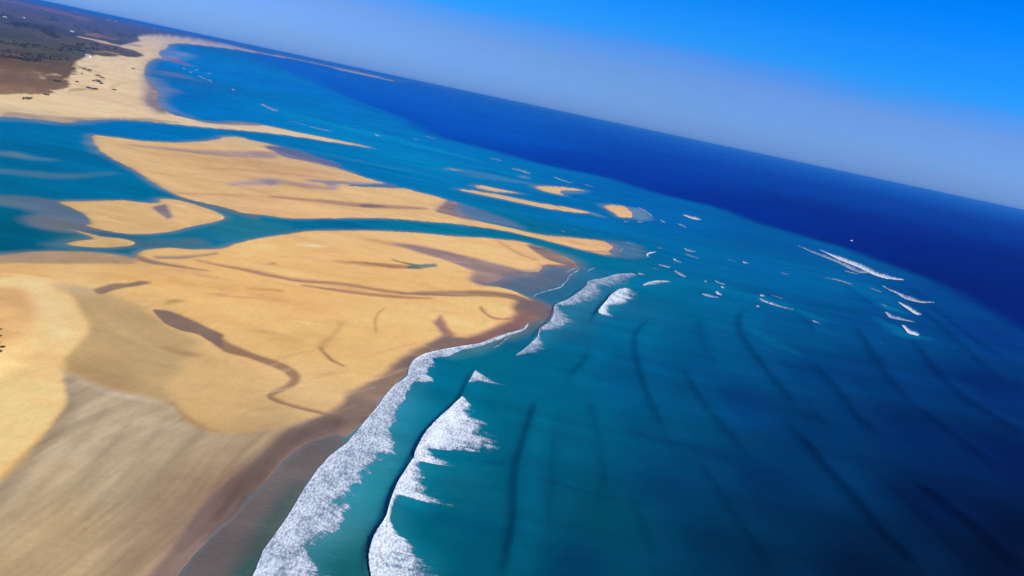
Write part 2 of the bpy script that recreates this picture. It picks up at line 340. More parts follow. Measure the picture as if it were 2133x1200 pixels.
WETP = [
 ([(315, 644), (345, 646), (384, 659), (420, 677), (450, 692), (464, 699), (453, 706), (466, 722), (455, 724), (429, 710), (414, 698), (375, 689), (345, 674), (326, 657)], (136, 114, 98), .1, .0025),
 ([(194, 603), (216, 597), (240, 590), (270, 590), (294, 585), (320, 589), (300, 594), (270, 598), (240, 605), (219, 614), (204, 612)], (150, 122, 100), .12, .0035),
 ([(812, 508), (845, 507), (890, 515), (950, 528), (1010, 543), (1065, 556), (1095, 566), (1125, 566), (1110, 580), (1030, 598), (990, 592), (972, 580), (985, 566), (950, 550), (900, 534), (850, 520)], (160, 138, 130), .12, .010),
 ([(1092, 506), (1140, 519), (1170, 530), (1207, 552), (1200, 556), (1170, 550), (1140, 540), (1110, 524)], (136, 122, 118), .08, .004),
 ([(1134, 550), (1165, 552), (1207, 552), (1207, 566), (1130, 570), (1122, 564)], (150, 118, 116), .06, .004),
 ([(300, 150), (312, 125), (335, 118), (362, 121), (340, 134), (322, 150), (325, 168), (345, 190), (338, 215), (356, 240), (330, 236), (296, 214), (296, 200), (306, 186), (300, 170)], (160, 142, 140), .06, .008),
 ([(395, 247), (440, 252), (500, 252), (560, 262), (510, 262), (430, 258)], (156, 142, 150), .05, .006),
 ([(330, 112), (356, 98), (372, 95), (400, 108), (360, 120)], (150, 150, 170), .05, .01),
 ([(545, 303), (590, 306), (640, 320), (720, 345), (690, 348), (650, 338), (600, 330), (575, 320)], (126, 120, 140), -.05, .005),
 ([(312, 432), (344, 424), (350, 436), (364, 452), (350, 459), (334, 447)], (140, 126, 128), .08, .004),
 ([(930, 414), (990, 440), (1060, 466), (1030, 468), (950, 452), (900, 440), (920, 428)], (150, 130, 132), .02, .006),
 ([(0, 232), (60, 236), (150, 246), (291, 244), (400, 258), (291, 253), (142, 259), (0, 246)], (176, 158, 136), .3, .005),
 # brown wet margin along the surf
 ([(1068, 628), (1096, 622), (1170, 640), (1170, 660), (1118, 682), (1108, 696), (1046, 716), (975, 740), (900, 756), (868, 795), (822, 842), (784, 895), (760, 935), (690, 970), (600, 1060), (540, 1120), (430, 1260), (400, 1500),
   (240, 1300), (330, 1170), (395, 1080), (444, 1020), (490, 985), (540, 950), (569, 918), (590, 896), (626, 882), (686, 858), (713, 837), (719, 819), (770, 795), (806, 774), (830, 747), (860, 729), (899, 711), (925, 700), (950, 701), (975, 703), (999, 696), (1029, 684), (1056, 674), (1068, 664), (1068, 650), (1062, 640)],
   (136, 116, 102), .1, .010),
 ([(1000, 700), (1056, 678), (1075, 655), (1110, 650), (1102, 676), (1040, 702), (1000, 714), (960, 720)], (146, 104, 96), .1, .014),
 ([(1075, 628), (1120, 628), (1150, 645), (1140, 655), (1100, 648)], (130, 114, 112), .06, .010),
 ([(590, 896), (640, 884), (700, 868), (740, 880), (700, 902), (640, 918), (600, 940), (560, 985), (500, 1045), (440, 1090), (490, 1000), (550, 940)], (116, 98, 86), .1, .016),
]
for p, c, lv, k in WETP:
    s, m = paint(G, p, c, 0.92, k)
    t = np.minimum(lev[s], lev[s] + (lv - lev[s]) * m)
    lev[s] = np.where(lev[s] > lv, t, lev[s] + (lv - lev[s]) * m * (0.0 if lv > 0 else 1.0))

# faint tide-drawn streaks over the banks
rs = random.Random(21)
for n_, (u0, u1, v0, v1, sl, ln) in ((26, (230, 820, 300, 440, .20, 150)), (12, (130, 420, 425, 480, .12, 110)), (34, (300, 1000, 500, 700, .10, 150)), (10, (860, 1240, 455, 515, .2, 90)), (16, (20, 300, 100, 240, .05, 60)), (14, (520, 860, 700, 860, -.25, 120))):
    for i in range(n_):
        u = rs.uniform(u0, u1); v = rs.uniform(v0, v1); L = ln * rs.uniform(.5, 1.2); b_ = rs.uniform(-6, 6); sl_ = sl + rs.uniform(-.06, .06)
        c_ = rs.choice([(180, 140, 98), (192, 152, 104), (240, 204, 156), (206, 166, 128), (170, 138, 112)])
        w_ = rs.uniform(2, 8) * (0.6 if v < 450 else 1)
        pl = stroke([(u - L / 2, v - sl_ * L / 2), (u - L / 6, v - sl_ * L / 6 + b_), (u + L / 6, v + sl_ * L / 6 + b_ * .6), (u + L / 2, v + sl_ * L / 2)], [.5, w_, w_ * .7, .5])
        paint(G, pl, c_, rs.uniform(.2, .42), 0.005)
# silky wind and water streaks across the grey flat
s, m = mask(FLAT, 0.006)
_a = at(60, 1150); _b = at(420, 870); _d = (_b - _a) / np.linalg.norm(_b - _a)
ua = X[s] * _d[0] + Y[s] * _d[1]; ub = -X[s] * _d[1] + Y[s] * _d[0] + 34 * (fbm(X[s] / 130, Y[s] / 130, 451, 2) - .5)
sk = fbm(ua / 110, ub / 7, 455, 4) - .5; sk2 = fbm(ua / 45, ub / 2.4, 461, 3) - .5
cre = smooth(0.52, 0.72, fbm(ua / 80, ub / 11, 465, 3))
G[s] *= 1 + (m * (sk * 0.34 + sk2 * 0.18))[:, None] * np.array([1.0, 1.05, 1.15]) + (m * cre * 0.14)[:, None]
# sand is never one tone: flow shaped drifts of finer, paler and damper grains
q1 = fbm(X / 300, Y / 160, 401, 3) * 3.0; q2 = fbm(X / 260, Y / 220, 405, 3) * 3.0
drift = fbm(X / 150 + q1, Y / 60 + q2, 411, 5) - .5
drift2 = fbm(X / 40 + q2 * 2, Y / 18 + q1 * 2, 415, 4) - .5
G = G * (1 + drift[:, None] * np.array([0.26, 0.31, 0.40]) + drift2[:, None] * np.array([0.14, 0.17, 0.2]))
# ------------------------------------------------------------------ scrubland on the headland
SCRUB = [(-700, 190), (0, 198), (38, 196), (75, 199), (100, 194), (130, 188), (152, 178), (142, 164), (160, 150), (153, 135), (167, 125), (190, 116), (228, 120), (253, 116), (279, 121), (302, 117),
 (290, 109), (266, 102), (250, 96), (273, 90), (294, 87), (286, 78), (316, 77), (354, 79), (405, 84), (456, 92), (506, 101), (560, 112), (620, 123.5), (700, 140), (760, 153), (800, 163), (860, 176), (860, 120), (600, 60), (300, 0), (-100, -60), (-700, -190)]
s_scr, m_scr = mask(SCRUB, 0.016)
m_scr = smooth(.38, .62, m_scr + (fbm(X[s_scr] / 30, Y[s_scr] / 75, 803, 4) - .5) * 0.9 * (1 - smooth(3300, 4800, RR[s_scr])))
scrub = np.zeros(N); scrub[s_scr] = m_scr
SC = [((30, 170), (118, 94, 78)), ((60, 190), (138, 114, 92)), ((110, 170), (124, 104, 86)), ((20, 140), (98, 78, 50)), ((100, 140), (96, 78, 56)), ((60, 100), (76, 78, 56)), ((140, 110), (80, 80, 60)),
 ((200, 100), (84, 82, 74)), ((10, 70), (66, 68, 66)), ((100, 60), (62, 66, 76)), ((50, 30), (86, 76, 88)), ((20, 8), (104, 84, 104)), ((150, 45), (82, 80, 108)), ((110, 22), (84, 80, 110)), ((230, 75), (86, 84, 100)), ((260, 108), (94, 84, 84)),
 ((200, 60), (78, 78, 100)), ((350, 72), (76, 92, 126)), ((-300, 80), (84, 78, 62)), ((600, 110), (80, 110, 150))]  # far scrub tones carry bluish distance haze painted into the colour
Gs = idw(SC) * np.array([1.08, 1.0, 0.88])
mott = fbm(X / 120, Y / 260, 51, 4); mott2 = fbm(X / 30, Y / 45, 55, 3)
Gs = Gs * (0.72 + 0.55 * mott[:, None]) * (0.85 + 0.3 * mott2[:, None])
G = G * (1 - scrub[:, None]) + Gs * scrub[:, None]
for pts, w, c, o in [([(162, 76), (180, 80), (215, 88), (250, 97), (275, 102), (300, 108)], [3, 4, 3, 3, 5, 3], (214, 188, 160), .9),
                     ([(178, 72), (200, 74), (245, 84)], [5, 6, 2], (156, 110, 96), .7),
                     ([(195, 110), (220, 108), (250, 114)], [3, 6, 3], (168, 132, 96), .6),
                     ([(2, 7), (60, 17), (120, 32), (190, 50)], [3, 6, 6, 4], (140, 96, 104), .7),
                     ([(80, 162), (110, 155), (140, 160)], [1, 3, 1], (196, 168, 140), .5),
                     ([(62, 151), (90, 154)], [1.5, 1.5], (186, 150, 124), .5), ([(0, 148), (20, 147)], [1.5, 1.5], (176, 140, 110), .5),
                     ([(82, 163), (95, 165)], [2, 2], (220, 200, 170), .7), ([(112, 158), (122, 156), (126, 160)], [2, 2, 2], (214, 194, 160), .6),
                     ([(95, 166), (120, 172), (144, 175)], [2, 4, 2], (84, 62, 48), .7), ([(155, 134), (165, 141), (188, 150)], [2, 3, 4], (98, 80, 60), .7),
                     ([(145, 190), (170, 187), (205, 187)], [4, 6, 3], (140, 122, 96), .6), ([(195, 157), (210, 162), (218, 167)], [3, 6, 3], (150, 126, 92), .6),
                     ([(228, 186), (236, 181), (252, 175)], [5, 8, 4], (196, 164, 122), .6), ([(262, 95), (280, 93), (296, 97)], [3, 5, 3], (150, 126, 110), .6)]:
    paint(G, stroke(pts, w), c, o, 0.0025)

# ------------------------------------------------------------------ colours of water
SHELF = [((750, 1000), (0, 132, 158)), ((700, 1160), (0, 100, 112)), ((760, 940), (10, 134, 166)), ((830, 870), (0, 118, 160)), ((900, 800), (0, 106, 144)), ((980, 740), (0, 104, 134)), ((900, 1080), (0, 92, 120)), ((1030, 900), (0, 94, 126)), ((1010, 1150), (0, 78, 108)),
 ((1180, 820), (0, 94, 134)), ((1150, 950), (0, 86, 122)), ((1250, 1080), (0, 72, 98)), ((1200, 1180), (0, 54, 92)), ((1400, 1000), (0, 58, 102)), ((1500, 1130), (0, 44, 80)), ((1380, 870), (0, 76, 122)), ((1320, 780), (0, 84, 138)),
 ((1600, 1000), (0, 42, 88)), ((1600, 1180), (0, 36, 66)), ((1800, 1180), (0, 20, 50)), ((2100, 1180), (0, 8, 32)), ((1950, 1050), (0, 16, 60)), ((2100, 950), (0, 20, 78)), ((1900, 900), (0, 32, 92)), ((1700, 900), (0, 46, 98)),  # dark lower right: deep water plus vignette darkening put into the colour
 ((2050, 800), (0, 36, 104)), ((1850, 780), (0, 52, 114)), ((1700, 770), (0, 58, 118)), ((1500, 740), (0, 84, 140)), ((1550, 830), (0, 58, 118)), ((1300, 690), (0, 104, 152)), ((1170, 740), (0, 102, 146)), ((1500, 640), (0, 100, 156)), ((1650, 680), (0, 84, 146)),
 ((1850, 680), (0, 72, 140)), ((2050, 700), (0, 48, 124)), ((1950, 620), (0, 64, 140)), ((1750, 580), (0, 94, 160)), ((1600, 560), (0, 98, 166)), ((1450, 540), (0, 104, 168)), ((1600, 500), (0, 88, 164)), ((1400, 460), (0, 98, 176)), ((1300, 400), (0, 98, 182)),
 ((1200, 450), (0, 108, 178)), ((1050, 360), (0, 118, 188)), ((1100, 330), (0, 108, 188)), ((900, 370), (0, 122, 192)), ((850, 330), (0, 128, 194)), ((900, 300), (0, 116, 196)), ((750, 250), (0, 118, 202)), ((700, 280), (0, 128, 198)), ((600, 240), (0, 128, 204)), ((550, 170), (0, 112, 206)),
 ((450, 220), (0, 116, 200)), ((380, 200), (14, 100, 184)), ((420, 130), (0, 122, 208)), ((470, 160), (0, 122, 208)), ((360, 160), (24, 104, 182)),
 ((100, 330), (0, 104, 158)), ((60, 270), (0, 108, 168)), ((30, 500), (0, 86, 118)), ((300, 270), (0, 114, 190)), ((200, 385), (0, 108, 160)), ((50, 390), (0, 106, 152)), ((450, 485), (24, 112, 146)), ((520, 470), (20, 120, 156)), ((700, 468), (0, 104, 152)),
 ((900, 475), (6, 118, 156)), ((1050, 492), (0, 112, 152)), ((1150, 515), (0, 112, 148)), ((1250, 545), (0, 108, 150)), ((450, 275), (0, 112, 184)), ((600, 300), (0, 114, 182)), ((750, 350), (0, 114, 184)), ((150, 495), (20, 96, 124)), ((1350, 600), (0, 106, 152)),
 ((-300, 300), (0, 100, 150)), ((1130, 620), (36, 106, 140)), ((1060, 585), (92, 110, 134)), ((1150, 570), (74, 112, 146)), ((1230, 600), (20, 110, 158)), ((620, 1100), (90, 120, 130)), ((600, 1000), (92, 92, 92)), ((480, 1130), (86, 90, 88)), ((520, 1190), (56, 88, 88)), ((650, 930), (104, 98, 92)),
 ((2130, 1100), (0, 10, 40)), ((2400, 900), (0, 14, 70))]
DEEP = [((1000, 270), (0, 86, 200)), ((700, 165), (0, 102, 212)), ((600, 135), (0, 106, 214)), ((1300, 350), (0, 56, 168)), ((1600, 440), (0, 40, 148)), ((1800, 470), (0, 32, 138)), ((1950, 520), (0, 22, 124)), ((2120, 620), (0, 24, 112)), ((2100, 540), (0, 20, 120)),
 ((2100, 480), (0, 40, 146)), ((1700, 390), (0, 56, 164)), ((1300, 290), (0, 74, 184)), ((1000, 225), (0, 96, 206)), ((1500, 350), (0, 62, 172)), ((850, 215), (0, 94, 206)), ((2400, 640), (0, 20, 110))]
Wc = idw(SHELF, 3.0)
Wd = idw(DEEP, 3.0) * np.array([1.0, 0.85, 0.95])
DEEPP = [(525, 108), (536, 128), (605, 150), (668, 172), (695, 192), (770, 225), (845, 250), (905, 283), (980, 302), (1040, 317), (1140, 345), (1260, 368), (1320, 388), (1380, 406), (1490, 430),
 (1565, 461), (1655, 486), (1700, 500), (1760, 516), (1835, 545), (1895, 566), (1960, 592), (2050, 640), (2133, 690), (2500, 850), (2900, 800), (2900, 560), (2133, 400), (1300, 200), (800, 120)]
s, m = mask(DEEPP, 0.028)
W2 = Wc.copy(); W2[s] += (Wd[s] - W2[s]) * m[:, None]
s, m = mask(DEEPP, 0.05)
W2[s] += (Wd[s] - W2[s]) * (m * 0.4)[:, None]
Wc = W2
Wc = Wc + (srgb((116, 134, 158)) - Wc) * (smooth(0.04, 0.55, fringe) * 0.62 * (0.6 + 0.8 * BLOT))[:, None]
# shallows, sand showing through, current streaks: (points, widths or None, colour, opacity, softness)
WS = [
 ([(-200, 400), (0, 405), (100, 413), (160, 430), (200, 462), (215, 480), (170, 474), (130, 482), (70, 474), (40, 455), (80, 445), (0, 425), (-200, 420)], None, (98, 116, 140), .8, .012),
 ([(60, 452), (120, 450), (190, 470), (240, 488), (180, 480), (130, 486), (80, 474)], None, (110, 116, 128), .8, .013),
 ([(-60, 318), (0, 320), (30, 322), (70, 330), (112, 333)], [8, 9, 12, 8, 2], (92, 120, 148), .75, .013),
 ([(-60, 356), (0, 356), (80, 364), (150, 368), (200, 362), (240, 360)], [9, 10, 12, 9, 6, 2], (80, 122, 152), .7, .013),
 ([(80, 512), (150, 490), (230, 490), (330, 500), (420, 495), (440, 515), (330, 516), (230, 520), (120, 518)], None, (72, 110, 132), .8, .012),
 ([(370, 412), (430, 427), (480, 438), (540, 452)], [8, 8, 10, 16], (96, 112, 126), .8, .006),
 ([(470, 455), (560, 462), (640, 478), (560, 492), (500, 505), (450, 500), (440, 480)], None, (40, 118, 148), .7, .012),
 ([(192, 280), (184, 300), (200, 322)], [8, 14, 5], (84, 120, 166), .7, .010),
 ([(150, 256), (190, 254), (230, 250)], [5, 5, 2], (100, 130, 180), .7, .013),
 ([(-200, 245), (0, 247), (100, 256), (150, 260)], [5, 6, 6, 3], (90, 130, 172), .6, .013),
 ([(300, 165), (330, 160), (345, 180), (380, 190), (340, 200), (350, 225), (420, 250), (330, 225), (318, 190)], None, (104, 128, 178), .75, .012),
 ([(322, 150), (370, 156), (420, 170)], [8, 10, 2], (100, 122, 168), .55, .01),
 ([(325, 120), (360, 104), (400, 110), (402, 118), (350, 128)], None, (120, 146, 200), .7, .012),
 ([(345, 123), (372, 128), (395, 138)], [6, 7, 2], (140, 106, 134), .8, .010),
 ([(900, 350), (940, 352), (985, 362), (1040, 372), (1120, 385)], [1, 5, 14, 12, 4], (70, 128, 176), .55, .013),
 ([(925, 352), (945, 353), (965, 357)], [1, 4, 1], (150, 156, 166), .8, .006),
 ([(1080, 368), (1092, 369), (1102, 371)], [3, 6, 3], (110, 144, 178), .6, .006),
 ([(1225, 442), (1245, 448), (1260, 453)], [5, 6, 1], (110, 140, 170), .6, .006),
 ([(1308, 430), (1335, 436), (1362, 456), (1335, 461), (1318, 455)], None, (104, 138, 172), .75, .008),
 ([(1164, 398), (1185, 402), (1215, 401), (1225, 397)], [5, 6, 4, 2], (90, 136, 180), .6, .006),
 ([(1262, 500), (1300, 503), (1340, 512), (1345, 535), (1300, 540), (1270, 530)], None, (78, 118, 156), .8, .011),
 ([(945, 420), (1000, 436), (1060, 458), (1100, 478), (1040, 466), (990, 456), (940, 440)], None, (90, 118, 160), .8, .010),
 ([(590, 306), (680, 322), (780, 344), (900, 362), (1000, 382)], [5, 10, 9, 4, 1], (30, 122, 180), .6, .010),
 ([(560, 303), (620, 318), (700, 344)], [8, 14, 6], (100, 116, 160), .7, .010),
 ([(1092, 504), (1140, 516), (1190, 530), (1230, 552), (1210, 568), (1170, 545)], None, (76, 116, 140), .8, .010),
 ([(1000, 590), (1060, 574), (1120, 566), (1180, 560), (1195, 572), (1172, 590), (1120, 608), (1092, 616), (1050, 598)], None, (92, 108, 134), .85, .013),
 ([(1110, 618), (1150, 603), (1172, 596), (1200, 588), (1225, 575), (1225, 590), (1200, 612), (1160, 634), (1125, 628)], None, (40, 104, 146), .7, .013),
 ([(1098, 672), (1148, 655), (1142, 672), (1118, 692), (1060, 712), (1000, 728), (960, 728), (1000, 716), (1060, 697)], None, (86, 112, 124), .8, .010),
 ([(920, 736), (980, 728), (1050, 712), (1000, 738), (940, 750)], None, (70, 130, 152), .6, .013),
 ([(728, 912), (692, 902), (640, 920), (590, 958), (554, 1003), (486, 1078), (400, 1155), (340, 1240), (470, 1260), (560, 1130), (640, 1010), (700, 945)], None, (106, 98, 101), .9, .010),
 ([(600, 1010), (640, 1000), (600, 1080), (550, 1150), (500, 1260), (440, 1250), (520, 1120)], None, (62, 88, 88), .75, .02),
 ([(545, 1150), (520, 1180), (500, 1240), (470, 1240), (500, 1190)], None, (26, 96, 100), .6, .01),
 ([(1650, 560), (1760, 590), (1840, 612), (1900, 660), (1860, 640)], [4, 14, 26, 20, 4], (0, 106, 168), .5, .02),
 ([(1820, 660), (1860, 686), (1900, 700), (1940, 706)], [4, 18, 16, 4], (0, 112, 168), .6, .01),
 ([(1830, 634), (1850, 642), (1880, 650)], [2, 8, 2], (10, 126, 176), .6, .010),
 ([(1470, 596), (1560, 620), (1640, 640), (1720, 668)], [8, 20, 16, 6], (0, 112, 166), .5, .012),
 ([(1560, 690), (1620, 715), (1665, 738)], [6, 26, 4], (0, 100, 150), .6, .012),
 ([(1240, 600), (1400, 585), (1540, 600)], [6, 22, 6], (0, 118, 172), .45, .02),
 ([(1280, 740), (1330, 752), (1450, 770), (1700, 820)], [6, 16, 26, 10], (0, 70, 122), .5, .02),
 ([(1320, 900), (1420, 930), (1560, 960), (1800, 1010)], [6, 26, 34, 12], (0, 50, 98), .5, .02),
 ([(1130, 1000), (1180, 1015), (1260, 1035), (1360, 1050)], [4, 7, 7, 3], (0, 62, 98), .6, .010),
 ([(820, 1060), (900, 1070), (1000, 1090), (1100, 1120)], [4, 26, 36, 12], (0, 70, 110), .5, .02),
 ([(890, 950), (960, 957), (1060, 968)], [3, 16, 6], (0, 70, 116), .6, .01),
 ([(560, 225), (700, 262), (860, 300), (1000, 335)], [2, 8, 10, 4], (20, 142, 204), .5, .010),
 ([(500, 140), (620, 165), (720, 205), (860, 255)], [2, 6, 6, 3], (10, 128, 208), .5, .010),
 ([(780, 320), (900, 345), (960, 372)], [6, 14, 4], (0, 132, 188), .5, .01),
 ([(870, 760), (860, 810), (835, 860), (800, 930), (745, 1000), (715, 1060), (670, 1120), (640, 1200)], [24, 40, 56, 80, 90, 90, 80, 60], (60, 146, 176), .5, .03),
 ([(975, 850), (985, 890), (955, 935), (900, 965), (880, 1020), (860, 1060)], [30, 90, 120, 80, 80, 60], (10, 120, 150), .5, .03),
 ([(830, 1110), (850, 1150), (860, 1220)], [30, 90, 130], (20, 122, 150), .5, .03),
 ([(1300, 590), (1240, 610), (1195, 640), (1170, 675), (1120, 715)], [14, 34, 36, 40, 26], (40, 124, 164), .6, .02),
 ([(1310, 612), (1280, 640), (1262, 656)], [20, 26, 12], (30, 124, 166), .5, .015),
]
for pts, w, c, o, k in WS:
    paint(Wc, pts if w is None else stroke(pts, w), c, o, k)
for pts, w, c in [([(1134, 555), (1122, 566), (1095, 569), (1060, 574), (1030, 590), (1000, 594)], [10, 12, 14, 14, 12, 8], (134, 122, 134)),
                  ([(1104, 622), (1135, 634), (1150, 648), (1130, 664), (1100, 680), (1050, 699)], [8, 12, 14, 12, 8, 6], (122, 110, 116)),
                  ([(940, 422), (946, 438), (960, 452), (990, 460)], [10, 14, 12, 6], (146, 128, 138)),
                  ([(560, 306), (576, 318), (620, 329), (700, 350), (740, 362)], [5, 7, 7, 6, 3], (140, 130, 144)),
                  ([(1276, 508), (1280, 520), (1274, 534)], [8, 10, 6], (140, 128, 138)),
                  ([(300, 160), (302, 185), (310, 215), (330, 238)], [8, 12, 12, 8], (152, 140, 150)),
                  ([(1178, 551), (1207, 556), (1180, 562)], [5, 10, 5], (140, 118, 124))]:
    paint(Wc, stroke(pts, w), c, .75, .012)
    paint(G, stroke(pts, w), c, .6, .012)
# current streaks as a broad stretched variation
d1 = at(1300, 700) ; d2 = at(1700, 780); dv = (d2 - d1) / np.linalg.norm(d2 - d1)
sa = X * dv[0] + Y * dv[1]; sb = -X * dv[1] + Y * dv[0]
st = fbm(sa / 260, sb / 34, 71, 4); st2 = fbm(sa / 90, sb / 16, 77, 3)
Wc = Wc * np.array([1.0, 1.06, 1.02]) * (0.80 + 0.40 * st[:, None]) * (0.93 + 0.14 * st2[:, None])
# water over its bed: the bed shows through where it is thin
shal = smooth(-0.85, 0.0, lev)
bedcol = G * np.array([0.62, 0.72, 0.95]) * 0.8 + np.array([0.0, 0.02, 0.05])
Wc = Wc * (1 - (shal * 0.6)[:, None]) + bedcol * (shal * 0.6)[:, None]
# damp sand close to the water line
damp = (1 - smooth(0.0, 0.55, lev)) * (1 - scrub)
rim = (1 - smooth(0.5, 0.86, fringe)) * smooth(0.42, 0.6, BLOT) * (1 - scrub) * 0.75
G = G * (1 - rim[:, None] * (1 - np.array([0.72, 0.74, 0.90])))
G = G * (1 - damp[:, None] * (1 - np.array([0.76, 0.76, 0.86])))

# ------------------------------------------------------------------ swell
RIDGES = [  # crest line, height, shoreward width, seaward width
 ([(1143, 814), (1122, 841), (1110, 874), (1096, 925), (1081, 975), (1077, 1035), (1080, 1080), (1068, 1140), (1058, 1200), (1050, 1270)], 1.2, 5, 11),
 ([(1040, 715), (990, 772), (975, 796), (961, 834), (933, 859), (900, 889), (876, 921), (860, 960), (832, 1003), (814, 1045), (802, 1087), (778, 1125), (765, 1164), (766, 1200), (772, 1260)], 2.0, 3.2, 12),
 ([(1300, 585), (1254, 583), (1219, 598), (1182, 627), (1154, 638), (1146, 671), (1120, 692), (1108, 713), (1073, 741)], 1.3, 3, 9),
 ([(1312, 600), (1287, 607), (1263, 629), (1244, 651), (1230, 679)], 1.5, 4, 11),
 ([(1370, 640), (1356, 673), (1332, 691), (1326, 718), (1334, 760), (1347, 799), (1362, 840), (1392, 900), (1440, 980)], 1.0, 6, 16),
 ([(1236, 715), (1224, 754), (1207, 772), (1180, 800)], 0.7, 5, 12),
 ([(1585, 632), (1552, 652), (1543, 676), (1550, 700), (1566, 722), (1600, 770), (1660, 840), (1710, 890)], 1.3, 8, 24),
 ([(1781, 660), (1793, 688), (1808, 712), (1830, 749), (1860, 790), (1900, 835), (1950, 880)], 1.3, 9, 22),
 ([(1880, 690), (1902, 704), (1935, 746), (1956, 776), (1989, 809), (2025, 839), (2060, 860), (2090, 878), (2133, 906), (2200, 950)], 1.4, 9, 24),
 ([(1690, 740), (1710, 770), (1746, 806), (1770, 840), (1794, 870), (1824, 897), (1865, 928)], 1.3, 8, 22),
 ([(1640, 870), (1656, 891), (1695, 933), (1734, 984), (1776, 1026), (1812, 1071), (1848, 1116), (1890, 1152), (1925, 1190), (1990, 1250)], 1.5, 7, 20),
 ([(1900, 840), (1920, 855), (1965, 885), (2010, 920), (2060, 960), (2120, 1000)], 1.2, 8, 20),
 ([(1890, 990), (1920, 1011), (1980, 1056), (2040, 1104), (2085, 1146), (2130, 1186), (2200, 1240)], 1.3, 7, 18),
 ([(1420, 735), (1440, 790), (1475, 846), (1508, 885), (1544, 924), (1600, 980)], 1.0, 7, 18),
 ([(1850, 560), (1900, 600), (1960, 650), (2020, 700), (2080, 740), (2150, 780)], 1.3, 12, 36),
 ([(1900, 625), (1940, 660), (2000, 710), (2060, 770), (2140, 830)], 1.3, 10, 30),
 ([(1640, 640), (1690, 672), (1705, 700)], 1.0, 9, 22),
 ([(1700, 560), (1760, 592), (1800, 620), (1870, 670)], 1.0, 10, 26),
 ([(1235, 800), (1240, 850), (1258, 920), (1270, 1000), (1262, 1080)], 0.45, 6, 16),
 ([(1440, 930), (1480, 985), (1530, 1060), (1600, 1160), (1640, 1230)], 0.6, 6, 16),
 ([(1310, 1010), (1340, 1070), (1370, 1140), (1380, 1210)], 0.4, 6, 16),
 ([(1620, 740), (1640, 785), (1672, 830), (1720, 880), (1770, 925)], 0.6, 8, 20),
 ([(1930, 760), (1990, 800), (2060, 840), (2140, 880)], 0.0, 9, 22),
 ([(1470, 640), (1462, 690), (1480, 735), (1510, 780)], 0.6, 8, 20),
 ([(1800, 960), (1860, 1010), (1930, 1070), (1990, 1130), (2060, 1200)], 0.6, 7, 18),
 ([(1980, 700), (2040, 750), (2100, 790), (2160, 830)], 0.8, 12, 30),
 ([(1160, 880), (1165, 960), (1160, 1050), (1150, 1130)], 0.35, 6, 14),
]
def ridge_h(Px):
    h = np.zeros(len(Px))
    for pts, A, w1, w2 in RIDGES:
        if A == 0: continue
        A = A * (2.15 if w1 > 3.5 else 1.25)
        V = ats(chaikin(pts, False, 2))
        lo = V.min(0) - w2 * 4; hi = V.max(0) + w2 * 4
        sel = np.where((Px[:, 0] > lo[0]) & (Px[:, 0] < hi[0]) & (Px[:, 1] > lo[1]) & (Px[:, 1] < hi[1]))[0]
        if not len(sel): continue
        Q = Px[sel]
        best = np.full(len(Q), 1e30); side = np.zeros(len(Q)); par = np.zeros(len(Q))
        n = len(V) - 1
        for i in range(n):
            dd, t, cr_ = seg_dist(Q, V[i], V[i + 1])
            b = dd < best
            best[b] = dd[b]; side[b] = np.sign(cr_[b]); par[b] = (i + t[b]) / n
        d = np.sqrt(best)
        # crest lines run from far to near, so seaward (right) lies on the left-hand normal
        taper = smooth(0, .2, par) * (1 - smooth(.8, 1, par))
        w = np.where(side > 0, w2, w1)
        h[sel] = np.maximum(h[sel], A * np.exp(-(d / w) ** 2) * taper)
    return h
def swell(Px):
    x, y = Px[:, 0], Px[:, 1]
    r = np.hypot(x, y)
    a = x * dv[0] + y * dv[1]; b = -x * dv[1] + y * dv[0]
    h = ridge_h(Px)
    small = (fbm(x / 16, y / 16, 91, 3) - .5) * 0.35 + (fbm(a / 60, b / 45, 95, 2) - .5) * 0.5
    return h + small * (1 - smooth(1500, 5000, r))
sw = swell(P0)
calm = smooth(-0.05, -0.8, lev)
WZ = sw * (0.03 + 0.97 * calm)
WZ = np.where(RR < 250, WZ * 0.2, WZ)

# ------------------------------------------------------------------ ground heights
GZ = lev * 0.55
GZ = np.where(lev < 0, lev * 1.5, GZ)
inner = smooth(0.5, 1.0, lev)
GZ = GZ + inner * ((fbm(X / 70, Y / 70, 13, 4) - .45) * 1.3 + (fbm(X / 16, Y / 16, 19, 3) - .5) * 0.28) * (1 - smooth(2500, 6000, RR))
# dunes under the scrub and on the headland
hd = np.zeros(N); s, m = mask([(-700, 150), (-100, 175), (60, 190), (200, 185), (290, 160), (290, 100), (150, 70), (-700, 60)], 0.03); hd[s] = m
GZ = GZ + hd * inner * (np.abs(fbm(X / 90, Y / 160, 23, 4) - .5) * 22)
s, m = mask([(-800, 900), (0, 780), (30, 700), (0, 620), (-800, 600)], 0.03)
GZ[s] += m * (3.0 + 5 * fbm(X[s] / 30, Y[s] / 30, 29, 3))
# far hills inland
hill = scrub * smooth(9000, 26000, RR) * (1 - smooth(math.radians(-22.5), math.radians(-19.5), AZ)) * (1 - 0.4 * smooth(30000, 90000, RR))
GZ = GZ + hill * (60 + 90 * fbm(AZ * 14, RR / 14000, 41, 4)) * 0.9

